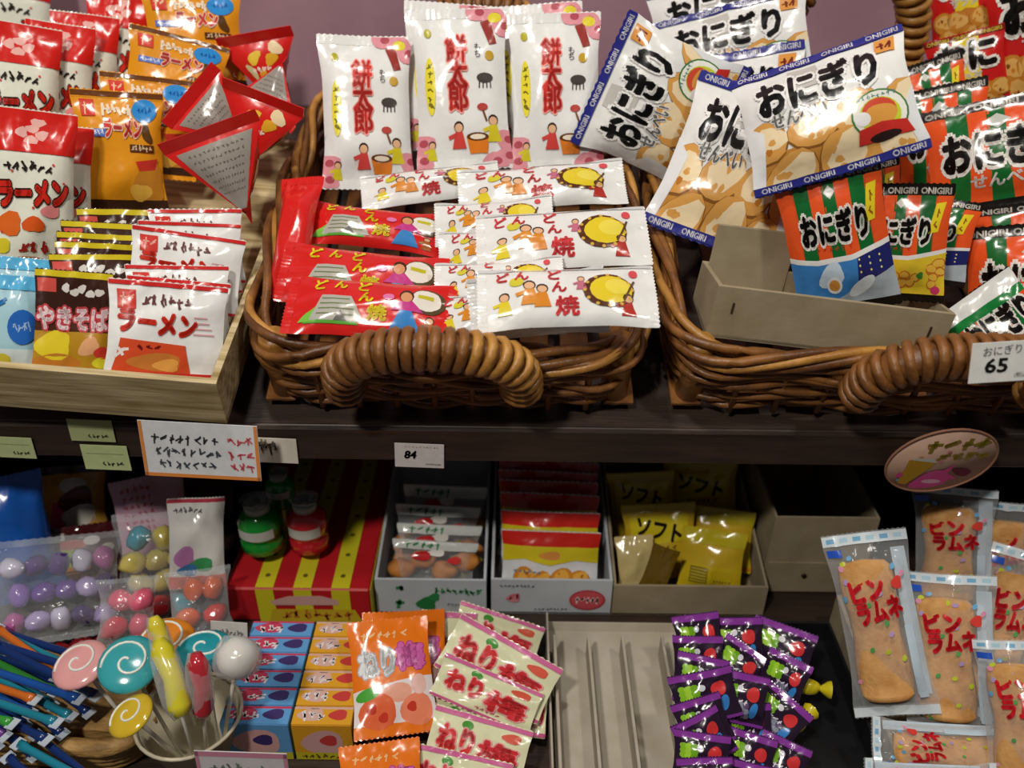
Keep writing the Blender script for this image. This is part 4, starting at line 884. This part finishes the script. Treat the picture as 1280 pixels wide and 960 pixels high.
for k, (T, B, y) in enumerate(((578, 650, .93), (590, 662, .905), (602, 675, .88), (618, 696, .845), (640, 716, .81), (664, 742, .765))):
    bag('corn_snack_bag', 'red, yellow and white corn snack bag, ' + ('rearmost', 'fifth from front', 'fourth from front', 'third from front', 'second from front', 'frontmost')[k], 'snack bag', g, CN, film('#dfe2e6'), (686 - (5 - k) * 1.0, B), (689 - (5 - k) * 1.0, T), 124, 24, yB=y, th=.016, seal=.05)
# yellow bags
SO, SOB = art_soft(), art_soft_back(); YF2 = film('#cfae26'); YC = mat('cream film', '#d8c486', rough=.2, bump=.3, bscale=60, coat=.4); g = 'yellow soft snack bags in the cardboard carton'
for lb, art, base, B, T, w, y, le in (('in the shadow at the back left', SO, YF2, (805, 668), (800, 590), 84, .90, 20), ('in the shadow at the back right', SO, YF2, (892, 664), (890, 588), 90, .90, 20), ('leaning back right under a green fold', SOB, YF2, (905, 715), (912, 640), 80, .83, 28),
                                   ('with black lettering in the middle', SO, YF2, (828, 722), (822, 630), 92, .80, 30), ('pale cream, lying at the left', None, YC, (786, 732), (780, 668), 48, .775, 35), ('turned back side out at the front right', SOB, YF2, (888, 752), (898, 668), 80, .742, 30), ('dark and narrow, drooping over the carton front', None, film('#6a5216'), (812, 756), (832, 702), 34, .722, 10)):
    bag('soft_snack_bag', 'yellow soft snack bag ' + lb, 'snack bag', g, art, base, B, T, w, le, yB=y, seal=.07)

# ------------------------------------------------------------------ lower shelf, front row
def candybox(label, x, y, z, w, d, h, cols, rz, group):
    root = thing('candy_box', label, 'candy box', loc(x, y, z, rz), group); body, lid, accent = cols
    obj('box_body', boxm(-w / 2, w / 2, 0, d, 0, h, .0008), paper(body), root)
    a = Art(10, 4); a.rect(0, 0, 10, 4, body, 0); a.ell(3, 2.2, 2.4, 1.3, lid, 1, wob=.2); a.scrib(1, 1, 5.6, 3, 3, '#e8e4e8', 3, len(label), .35); a.ell(7.6, 2.2, 1.7, 1.1, accent, 2, wob=.2); a.rect(0, 3.5, 10, 4, lid, 1)
    decal(a, flatgrid(w, d, (-w / 2, 0, h)), root, INK)
    b = Art(10, 7); b.rect(0, 0, 10, 7, body, 0); b.ell(5, 3.5, 3.8, 2.4, '#d8a8a4', 1, wob=.15); b.rect(0, 0, 10, 1.5, '#c8c020', 2); b.scrib(1, .2, 9, 1.2, 7, '#7a5a1c', 4, 3, .2); b.ell(6, 4, 1.6, 1, accent, 2, wob=.2)
    decal(b, flatgrid(w, h, (-w / 2, 0, 0), (1, 0, 0), (0, 0, 1)), root, INK)
    return root
ordn = ('nearest', 'second', 'third', 'fourth', 'fifth', 'sixth')
pb0, pb1 = atz(318, 906, LZ + .05), atz(352, 786, LZ + .05); py0, py1 = atz(388, 900, LZ + .05), atz(404, 778, LZ + .05)
for k in range(6):
    for nm, p, q_, cols in (('blue', pb0, pb1, ('#5f9fd8', '#c83a5a', '#3a2a6a')), ('yellow', py0, py1, ('#e0a21c', '#d8b0a4', '#c83a34'))):
        xm = (pb0.x + pb1.x) / 2 if nm == 'blue' else (pb0.x + pb1.x) / 2 + .0625; yk = pb0.y + .0212 * k
        candybox(f'small {nm} candy box, {ordn[k]} in the {nm} row from the front', xm, yk, LZ + .0005, .064 if nm == 'blue' else .056, .0195, .05, cols, 0, f'{nm} candy boxes in a row')
NU_ = art_neriume(); OF2 = film('#e8741c'); g = 'orange pickled plum candy bags'
bag('plum_candy_bag', 'orange plum candy bag peeking out behind the nearest upright one', 'candy bag', g, NU_, OF2, (490, 918), (486, 772), 106, 66, z0=LZ + .012, th=.014)
bag('plum_candy_bag', 'orange plum candy bag with white and pink lettering facing up', 'candy bag', g, NU_, OF2, (480, 934), (468, 788), 104, 62, z0=LZ + .03, th=.016)
bag('plum_candy_bag', 'orange plum candy bag cut off by the bottom edge', 'candy bag', g, NU_, OF2, (484, 1075), (474, 928), 104, 62, z0=LZ + .03, th=.016)
bag('white_candy_bag', 'white bag mostly hidden behind the orange plum candy bags', 'candy bag', None, None, WH, (500, 860), (505, 768), 70, 60, z0=LZ + .004, th=.012)
UM = art_umepack(); UF = film('#dedfb8'); g = 'cream and pink plum candy packets strewn in front'
for lb, B, T, w, z in (('upright at the back left', (556, 845), (562, 765), 70, .012), ('highest, under the white carton', (612, 822), (629, 768), 112, .022), ('large, tilted across the back', (606, 868), (640, 802), 145, .04), ('beside the dark gap at the right', (672, 930), (682, 842), 34, .01), ('with a glint, in the middle', (598, 893), (618, 842), 132, .03), ('below the one with a glint', (585, 912), (604, 866), 124, .022), ('half buried near the left', (572, 930), (588, 884), 120, .014), ('nearest whole one with large red lettering', (588, 968), (606, 898), 128, .035), ('cut off at the bottom edge', (566, 1010), (580, 942), 128, .03)):
    bag('plum_packet', 'cream and pink plum candy packet, ' + lb, 'candy packet', g, UM, UF, B, T, w, 52, z0=LZ + z, th=.008, seal=.07)

# empty divider tray
d0, d1 = atz(684, 786, LZ + .004), atz(852, 786, LZ + .004)
tw = d1.x - d0.x; dt = thing('divider_tray', 'empty grey cardboard tray with upright dividers', 'tray', loc((d0.x + d1.x) / 2, d0.y, LZ))
panel('tray_floor', dt, (-tw / 2, -.26, 0), (tw, 0, 0), (0, .26, 0), .003, CARD2); panel('back_lip', dt, (-tw / 2, 0, 0), (tw, 0, 0), (0, .004, .012), .003, CARD2)
for k, x in enumerate((-.46, -.22, .02, .30)):
    me = boxm(-.0015, .0015, -.25, -.035, .003, .034, .0004); obj('divider', me, CARD2, dt, Matrix.Translation((x * tw, 0, 0)))
for s in (-1, 1): panel('side_lip', dt, (s * tw / 2, -.26, 0), (0, .26, 0), (0, 0, .03), .002 * s, CARD2)

# purple packets in a black tray
BLK = PL('#17181a', .35); pt0, pt1 = atz(860, 800, LZ), atz(1030, 800, LZ)
carton('black_plastic_tray', 'black plastic tray heaped with purple candy packets', loc((pt0.x + pt1.x) / 2, .49, LZ), pt1.x - pt0.x, .19, .03, .03, BLK, .003, None, 'tray')
PU = art_purple(); PF = film('#4a2458'); g = 'purple fruit candy packets in the black tray'
rows = [(868, 768, 12, 52), (918, 772, 4, 60), (984, 782, -18, 70), (872, 795, 2, 56), (936, 808, -35, 54), (880, 820, -8, 58), (990, 822, -25, 50), (872, 842, 16, 70), (930, 842, -10, 56), (868, 874, 22, 56), (988, 872, -42, 62), (930, 880, 5, 56), (866, 896, 30, 56), (878, 916, -3, 62), (940, 916, -12, 58), (985, 925, -20, 56), (880, 948, 6, 62), (935, 952, -8, 60)]
wh = ('far back left, raised', 'far back in the middle', 'far back right, longest band', 'second row left', 'second row centre, steeply slanted', 'third row left', 'third row right edge', 'slanted up right, mid left', 'mid centre', 'left edge, below the mid left one', 'right side, steepest slant', 'centre, under the mid one', 'left edge, most upturned', 'low left, level band', 'low centre', 'low right by the tray wall', 'bottom left corner of the heap', 'bottom centre of the heap')
for (tx, ty, an, w), lb in zip(rows, wh):
    hh = 62; B = (tx + hh * math.sin(R(an)) * .9, ty + hh * math.cos(R(an)))
    bag('fruit_candy_packet', 'purple-edged fruit candy packet, ' + lb, 'candy packet', g, PU, PF, B, (tx, ty), w * 1.12, 40, z0=LZ + .04, th=.012, seal=.12)
for lb, px, py, rot in (('by the right wall of the black tray', 1008, 858, -10), ('lower, beside the purple packets', 996, 905, 40)):
    p = atz(px, py, LZ + .05); r_ = thing('yellow_wrapped_candy', 'yellow wrapped candy ' + lb, 'candy', Matrix.Translation(p) @ Matrix.Rotation(R(rot), 4, 'Z'))
    obj('candy', blobm(.014, .008, .008, 3, .06), PL('#cfbf1e', coat=.4), r_)
    for s in (-1, 1): obj('wrapper_twist', lathem([(.002, 0), (.008, .008), (.009, .011)], 9, False), PL('#cfbf1e'), r_, Matrix.Translation((s * .012, 0, 0)) @ Matrix.Rotation(R(90 * s), 4, 'Y'))

# clear packets of orange puff sticks
kc0, kc1 = atz(1080, 900, LZ), atz(1400, 900, LZ)
carton('puff_stick_carton', 'brown carton of clear puff stick packets at the right border', loc((kc0.x + kc1.x) / 2, .46, LZ), kc1.x - kc0.x, .24, .03, .05, CARD, .004)
RA = art_ramune(); PUFF = mat('orange corn puff', '#dba765', col2='#c48a48', rough=.7, scale=70, bump=.3, bscale=150); g = 'clear packets of orange puff sticks'
def puffm(w, h):
    return lathem([(.0001, 0), (w * .5, h * .02), (w * .62, h * .06)] + [(w * (.6 + .05 * math.sin(9 * t)), h * (.06 + .88 * t)) for t in [i / 8 for i in range(9)]] + [(w * .5, h * .98), (.0001, h)], 16, False)
def puffin(r_):
    hh = SIZES[-1][2] / 100; ww = SIZES[-1][1] / 100
    obj('puff_stick', puffm(ww * .5, hh * .78), PUFF, r_, Matrix.Translation((-ww * .06, hh * .08, .001)) @ Matrix.Scale(.45, 4, (0, 0, 1)) @ Matrix.Rotation(R(-90), 4, 'X'))
    obj('back_seam', boxm(ww * .28, ww * .44, hh * .1, hh * .9, -.006, -.0055, 0), mat('seam film', '#c6d8e6', rough=.2), r_)
for lb, B, T, w, zz, le, yT in (('at the back, below the round sign', (1180, 775), (1182, 622), 96, .04, 22, None), ('at the back right border', (1262, 780), (1258, 628), 96, .04, 22, None), ('at the left, leaning outward with bright glints', (1122, 905), (1078, 678), 100, .035, 34, None), ('in the middle, facing front', (1192, 920), (1186, 716), 108, .045, 34, None), ('at the right, slanting down left', (1232, 900), (1290, 690), 88, .03, 34, None), ('lowest at the right border', (1292, 1000), (1272, 800), 104, .05, 38, None)):
    r_ = bag('puff_stick_packet', 'clear packet with an orange puff stick, ' + lb, 'snack packet', g, RA, CLEAR, B, T, w, le, z0=LZ + zz, th=.03, seal=.06, crink=1.4)
    puffin(r_)
for lb, B, T, w, zz in (('lying across the bottom', (1262, 940), (1092, 930), 66, .05), ('lying lowest at the bottom edge', (1250, 992), (1085, 985), 70, .045)):
    p_ = atz(*T, LZ + zz); r_ = bag('puff_stick_packet', 'clear packet with an orange puff stick, ' + lb, 'snack packet', g, RA, CLEAR, B, T, w, 0, z0=LZ + zz, yT=p_.y, th=.03, seal=.06, crink=1.4)
    puffin(r_)

# ------------------------------------------------------------------ lower shelf, left end
bag('blue_snack_bag', 'bright blue bag standing at the left border under the shelf', 'snack bag', None, None, film('#1a5fc0'), (40, 745), (2, 598), 84, 15, yB=.76, th=.03)
bag('parfait_snack_bag', 'brown bag with a parfait picture under the green tags', 'snack bag', None, art_cake(), film('#3a2018'), (82, 688), (78, 584), 112, 20, yB=.79, th=.02, seal=.05)
bag('burger_snack_bag', 'maroon bag with a green lettuce picture below the parfait bag', 'snack bag', None, art_burger(), film('#4a1418'), (100, 738), (94, 660), 112, 30, yB=.735, th=.022)
a = Art(9, 10)
a.rect(0, 0, 9, 10, '#e2b6cc', 0)
for i in range(6): a.scrib(1, 4 + i * .9, 5, 4.6 + i * .9, 5, '#cc5a6a', 2, i, .16)
bag('pink_toy_bag', 'pale pink bag with red print under the hanging sign', 'snack bag', None, a, film('#dcb2c8'), (200, 700), (182, 596), 86, 20, yB=.80, th=.018)
a = Art(8, 11); a.rect(0, 0, 8, 11, '#d8d8d4', 0); a.scrib(.8, 9.2, 5, 10, 6, '#5a5a5a', 2, 3, .16); a.ell(2.2, 4, 1.6, 1.3, '#b87ab0', 2, wob=.2); a.ell(4.6, 3, 2, .8, '#3a9a5a', 2, wob=.2); a.ell(2.6, 2.4, 1.6, .7, '#3a7ab0', 3, wob=.2); a.rect(0, 0, 8, 1.6, '#d8503c', 2); a.rect(0, 10.5, 8, 11, '#b83a4a', 2)
bag('gummy_bag', 'white fronted gummy bag beside the green bottle lollipop', 'candy bag', None, a, film('#d0d0cc'), (268, 762), (266, 654), 66, 25, yB=.75, th=.014)
dk = thing('brown_carton', 'small dark brown carton with a yellow label in the shelf shadow', 'box', loc(aty(265, 650, .88).x, .88, LZ)); obj('box_body', boxm(-.035, .035, 0, .1, 0, .13, .001), mat('dark brown card', '#4a3424', rough=.8), dk)
a = Art(10, 6); a.rect(0, 0, 10, 6, '#c8c07a', 0); decal(a, flatgrid(.026, .016, (-.013, -.0005, .1), (1, 0, 0), (0, 0, 1)), dk, INK, name='yellow_label')
# clear bags with loose sweets
def sweets_bag(name, label, B, T, w, y, le, items, seed, th=.05, size=.013):
    r_ = bag(name, label, 'candy bag', None, None, CLEAR, B, T, w, le, yB=y, th=th, crink=1.6)
    hh, ww = SIZES[-1][2] / 100, SIZES[-1][1] / 100; q = random.Random(seed); ms = [blobm(size, size * .8, size * .7, i, .1, 12) for i in range(3)]
    nx = max(2, int(ww / (size * 1.9))); ny = max(2, int(hh * .82 / (size * 1.7)))
    for j in range(ny):
        for i in range(nx):
            m_ = ms[q.randrange(3)].copy(); m_.materials.clear()
            x = (-.5 + (i + .5 + .3 * (j % 2) * (i < nx - 1)) / nx) * ww * .84; y_ = hh * (.08 + .8 * (j + .5) / ny)
            obj('sweet', m_, PL(q.choice(items), .2, coat=.4), r_, Matrix.Translation((x, y_, q.uniform(-.004, .008))) @ Matrix.Rotation(q.uniform(0, 3), 4, 'Z'))
    return r_
sweets_bag('grape_candy_bag', 'clear bag of purple, lilac and pink candies at the left border', (60, 836), (56, 708), 150, .655, 38, ['#6a4a9a', '#8a6ab8', '#5a3a86', '#b0a0d0', '#b05a98', '#4a3a70', '#c8c4dc'], 3)
sweets_bag('cream_candy_bag', 'clear bag of cream, yellow and pink swirls in the middle of the left end', (198, 780), (194, 640), 100, .70, 28, ['#d8cc8a', '#e0d070', '#e8dcc0', '#d86a7a', '#c8b860', '#d8343c', '#40a0b8'], 5, .04, .015)
sweets_bag('red_gummy_bag', 'clear bag of red and orange gummies behind the cup', (258, 790), (252, 712), 76, .705, 30, ['#d83a34', '#e06a3a', '#d8505a', '#e08a8a'], 7, .03)
sweets_bag('pink_gummy_bag', 'clear bag of rosy pink gummies left of the cup', (158, 806), (160, 724), 70, .675, 32, ['#d8607a', '#e08a98', '#c8384a', '#e0b0a8'], 9, .03, .014)

# cup of lollipops
IV = mat('ivory plastic', '#cfc6ac', rough=.45, vary=.05); cc = atz(236, 893, LZ + .065)
cup = thing('lollipop_cup', 'ivory flared plastic cup holding lollipops', 'cup', Matrix.Translation((cc.x, cc.y, LZ)))
obj('cup_wall', lathem([(.0001, 0), (.026, 0), (.046, .065), (.0475, .0655), (.0475, .063), (.044, .062), (.025, .004), (.0001, .004)], 32, False), IV, cup)
rp = [(.047 * math.cos(2 * math.pi * i / 36), .047 * math.sin(2 * math.pi * i / 36), .065) for i in range(36)]; obj('cup_rim', tubem(rp, .0018, 6, True), IV, cup)
_pop = [0]
def discpop(label, px, py, z, rad, col, tilt, kind='disc'):
    p = atz(px, py, LZ + z); _pop[0] += 1; an_ = math.atan2(p.y - cc.y, p.x - cc.x) + .35 * (_pop[0] % 3 - 1); base = V((cc.x + .017 * math.cos(an_), cc.y + .017 * math.sin(an_), LZ + .006)); ax = (p - base); ln = ax.length
    root = thing('cup_lollipop', label, 'lollipop', Matrix.Translation(base) @ ax.to_track_quat('Z', 'Y').to_matrix().to_4x4(), 'lollipops standing in the ivory cup')
    obj('stick', tubem([(0, 0, 0), (0, 0, ln - rad * .6)], .0018, 8), PL('#e2ded0'), root)
    face = (CAM - p).normalized(); loc_ = root.matrix_world.inverted() @ p
    rot = root.matrix_world.to_3x3().inverted() @ face; q_ = rot.to_track_quat('Z', 'Y').to_matrix().to_4x4(); M0 = Matrix.Translation(loc_) @ q_ @ Matrix.Rotation(R(tilt), 4, 'X')
    if kind == 'disc': me = lathem([(rad * math.sin(math.pi * i / 12) + .0001, -rad * .28 * math.cos(math.pi * i / 12)) for i in range(13)], 24, False)
    elif kind == 'ball': me = blobm(rad, rad, rad, 2, .03, 18)
    else: me = tubem([(0, -rad * 1.6, 0), (0, -rad * 1.2, .001), (.002, 0, .002), (0, rad * 1.2, .001), (0, rad * 1.7, 0)], [rad * .3, rad * .5, rad * .42, rad * .5, rad * .25], 10)
    obj('candy', me, PL(col, .15, coat=.6), root, M0)
    if kind == 'disc': obj('swirl', tubem([(rad * .85 * t * math.cos(9 * t), rad * .85 * t * math.sin(9 * t), rad * .28 * math.sqrt(max(0, 1 - .72 * t * t))) for t in [i / 30 for i in range(2, 31)]], rad * .05, 6), PL('#e4e8e0'), root, M0)
    else: obj('wrapper', (blobm(rad * 1.12, rad * 1.12, rad * 1.12, 5, .1, 14) if kind == 'ball' else blobm(rad * .66, rad * 1.8, rad * .6, 5, .1, 12)), CLEAR, root, M0)
    return root
discpop('teal disc lollipop at the right of the cup', 255, 816, .135, .026, '#2a98a6', -48)
discpop('teal disc lollipop leaning far left of the cup', 162, 832, .12, .026, '#3aa0a8', -25)
discpop('orange lollipop in the middle of the cup', 232, 848, .115, .026, '#dc842a', -35)
discpop('yellow twisted lollipop standing tallest in the cup', 202, 806, .145, .015, '#d8c83a', 20, 'twist')
discpop('yellow twisted lollipop low at the cup front', 220, 868, .105, .02, '#d6cc30', 0, 'twist')
discpop('red stick lollipop at the right rim of the cup', 250, 880, .095, .018, '#b82c38', 30, 'twist')
discpop('white ball lollipop at the right of the cup', 291, 832, .125, .018, '#d8d4cc', 0, 'ball')
discpop('pink and white lollipop leaning left over the cup', 158, 866, .10, .024, '#e0a0a0', -40)
discpop('yellow disc lollipop lowest at the left of the cup', 164, 896, .095, .02, '#d0b02c', -48)
a = Art(10, 6); a.scrib(1, 2, 9, 4, 8, '#8a8a88', 2, 3, .3)
card('small_white_tag', 'small white tag behind the teal lollipop', 'tag', a, aty(262, 776, .63), aty(308, 779, .63), aty(264, 802, .625), paper('#d4d2cc'))
a = Art(14, 6); a.rect(0, 5.4, 14, 6, '#d890a8', 0); a.rect(0, 0, .6, 6, '#d890a8', 0); a.rect(13.4, 0, 14, 6, '#d890a8', 0); a.scrib(2, 3.2, 12, 4.6, 8, '#8a9a8a', 2, 3, .25); a.scrib(3, 1, 11, 2.6, 4, '#d86a8a', 2, 5, .3)
card('cup_price_card', 'white price card with a pink border in front of the ivory cup', 'price card', a, aty(184, 946, .478), aty(300, 950, .478), V((aty(192, 946, .478).x, .476, LZ + .002)), paper('#dcd8da'))

# shallow tan basket of stick candies
TAN = mat('tan woven straw', '#bd955a', col2='#93703c', rough=.6, scale=40, stretch=(1, 3, 3), bump=.3, bscale=120)
bx = atz(20, 922, LZ + .042); sbk = thing('straw_basket', 'shallow tan straw basket of stick candies at the bottom left', 'basket', loc(bx.x - .035, bx.y + .046, LZ, R(-4)))
for k in range(5):
    pts = [(x, y, .0066 + k * .009) for x, y in rrect(.29 + .004 * k, .082 + .004 * k, .036, 72)]; obj('coil', tubem(pts, .0056 if k < 4 else .0085, 8, True), TAN, sbk)
obj('basket_floor', boxm(-.135, .135, -.032, .032, 0, .046, .001), TAN, sbk)
q = random.Random(12); g = 'stick candies in the straw basket'
cols = [('blue', '#1c4f9e'), ('navy', '#16306a'), ('teal', '#1f7f96'), ('green', '#3c9a3c'), ('purple', '#6a3a8a'), ('pink', '#c86a8c'), ('orange', '#cc6a24'), ('white', '#c8c4c0')]
sm = {c: tubem([(-.062, 0, 0), (-.056, 0, 0), (-.05, .0, 0), (.05, 0, 0), (.056, 0, 0), (.062, 0, 0)], [.005, .0048, .0038, .0038, .0048, .005], 8, flat=.7) for c, _ in cols}
ENDM = boxm(-.0045, .0045, -.0058, .0058, -.0006, .0006, .0003)
place = []
bc = sbk.matrix_world.translation
for layer in range(3):
    an = -25 + (layer - 1) * 7; d_ = V((math.cos(R(an)), math.sin(R(an)), 0)); n_ = V((-d_.y, d_.x, 0))
    for row in range(7):
        for colm in (-1, 0, 1):
            c = V((bc.x, bc.y, LZ + .0575 + .0105 * layer)) + n_ * (.0135 * (row - 3)) + d_ * (.145 * (colm + .25 * (row % 2)))
            if abs(c.x - bc.x) < .12 and all((V((e.x, e.y, 0)) - V((cc.x, cc.y, 0))).length > .06 for e in (c - d_ * .069, c, c + d_ * .069)): place.append((c, an))
for k, (p, an) in enumerate(place):
    f = (p.x - bc.x) / .24 + .5; ci = q.choice([4, 5, 4, 7, 3, 6] if f < .33 else ([0, 3, 2, 4, 1, 1, 6] if f < .6 else [0, 0, 1, 1, 2])); c, h_ = cols[ci]
    r_ = thing('stick_candy', f'{c} wrapped stick candy lying in the straw basket', 'stick candy', Matrix.Translation(p) @ Matrix.Rotation(R(an), 4, 'Z'), c + ' stick candies in the straw basket')
    obj('stick', sm[c], PL(h_, .25, coat=.3), r_)
    for sg in (-1, 1): obj('wrapper_end', ENDM, PL('#b8c4d0'), r_, Matrix.Translation((sg * .064, 0, 0)))

# loose twist-wrapped candies on the shelf behind the cup
cb_ = blobm(.013, .0095, .009, 4, .08); tw_ = lathem([(.002, 0), (.008, .008), (.0095, .012)], 9, False)
for px, py, cn, hx, rz in ((112, 812, 'red', '#b8282a', 20), (150, 806, 'brown', '#5a2e1a', -30), (190, 812, 'gold', '#b08a3a', 60), (228, 806, 'orange', '#d0782c', 25), (134, 784, 'green', '#2c6a3a', 70), (172, 786, 'pink', '#cc6a80', -40)):
    p = atz(px, py, LZ + .0105)
    r_ = thing('twist_candy', f'small {cn} twist-wrapped candy on the shelf behind the ivory cup', 'candy', Matrix.Translation(p) @ Matrix.Rotation(R(rz), 4, 'Z'), 'loose twist-wrapped candies behind the cup')
    obj('candy', cb_.copy(), PL(hx, .2, coat=.5), r_)
    for sg in (-1, 1): obj('wrapper_twist', tw_.copy(), PL(hx, .2, coat=.5), r_, Matrix.Translation((sg * .0115, 0, 0)) @ Matrix.Rotation(R(90 * sg), 4, 'Y'))

# ------------------------------------------------------------------ settle: part whatever still clips, so that packets touch instead of crossing
from mathutils.bvhtree import BVHTree
def settle(rounds=75, step=.0022, cap=.05):
    bpy.context.view_layer.update()
    fixed = {'display_shelf', 'wall_back', 'floor', 'wicker_basket', 'wood_grain_carton', 'display_carton', 'open_cardboard_box', 'striped_lollipop_box', 'divider_tray', 'black_plastic_tray', 'puff_stick_carton', 'straw_basket', 'lollipop_cup', 'cardboard_tray', 'candy_box', 'brown_carton', 'shelf_price_tag', 'hanging_sign', 'round_sign', 'price_card'}
    geo = {}
    for o in S.objects:
        if o.type != 'MESH' or o.name.startswith('print'): continue
        r = o
        while r.parent: r = r.parent
        n = len(o.data.vertices); co = np.empty(n * 3); o.data.vertices.foreach_get('co', co); co = co.reshape(-1, 3)
        mw = np.array(o.matrix_world); g = geo.setdefault(r.name, [[], [], 0])
        g[0].append(co @ mw[:3, :3].T + mw[:3, 3]); g[1] += [tuple(g[2] + i for i in p.vertices) for p in o.data.polygons]; g[2] += n
    P = {k: np.concatenate(g[0]) for k, g in geo.items()}; Fc = {k: g[1] for k, g in geo.items()}
    off = {k: np.zeros(3) for k in P}; fx = {k for k in P if k.split('.')[0] in fixed}; names = sorted(P)
    tree = {}; lo = {k: P[k].min(0) for k in P}; hi = {k: P[k].max(0) for k in P}
    def bvh(k):
        if k not in tree: tree[k] = BVHTree.FromPolygons((P[k] + off[k]).tolist(), Fc[k])
        return tree[k]
    left = 0
    for it in range(rounds):
        push = {}; left = 0
        L = np.array([lo[k] + off[k] for k in names]); H = np.array([hi[k] + off[k] for k in names])
        for i, a in enumerate(names):
            near = np.where(np.all((L[i] < H[i + 1:]) & (L[i + 1:] < H[i]), axis=1))[0]
            for b in (names[i + 1 + j] for j in near):
                if a in fx and b in fx: continue
                hit = bvh(a).overlap(bvh(b))
                if not hit: continue
                left += 1
                ca, cb2 = (lo[a] + hi[a]) / 2 + off[a], (lo[b] + hi[b]) / 2 + off[b]
                if a in fx or b in fx:
                    m_, o_ = (b, a) if a in fx else (a, b); idx = 1 if m_ == b else 0
                    c = np.mean([np.mean((P[m_] + off[m_])[list(Fc[m_][h[idx]])], axis=0) for h in hit[:60]], axis=0)
                    d = ((cb2 if m_ == b else ca) - c); d /= max(np.linalg.norm(d), 1e-6); d[2] = max(d[2], .25)
                    push.setdefault(m_, []).append(d * 1.3)
                else:
                    da, db = np.linalg.norm(ca - np.array(CAM)), np.linalg.norm(cb2 - np.array(CAM)); f_, n_ = (a, b) if da > db else (b, a)
                    vf, vn = (ca if f_ == a else cb2) - np.array(CAM), (cb2 if f_ == a else ca) - np.array(CAM)
                    push.setdefault(f_, []).append(.6 * vf / np.linalg.norm(vf)); push.setdefault(n_, []).append(-vn / np.linalg.norm(vn))
        if not push: break
        for k, ds in push.items():
            v = off[k] + np.mean(ds, axis=0) * step; l = np.linalg.norm(v); off[k] = v * min(1, cap / max(l, 1e-9)); tree.pop(k, None)
    for k, v in off.items():
        if np.any(v): o = bpy.data.objects[k]; o.matrix_world = Matrix.Translation(v.tolist()) @ o.matrix_world
    bpy.context.view_layer.update(); return it, left
print('SETTLED', settle())
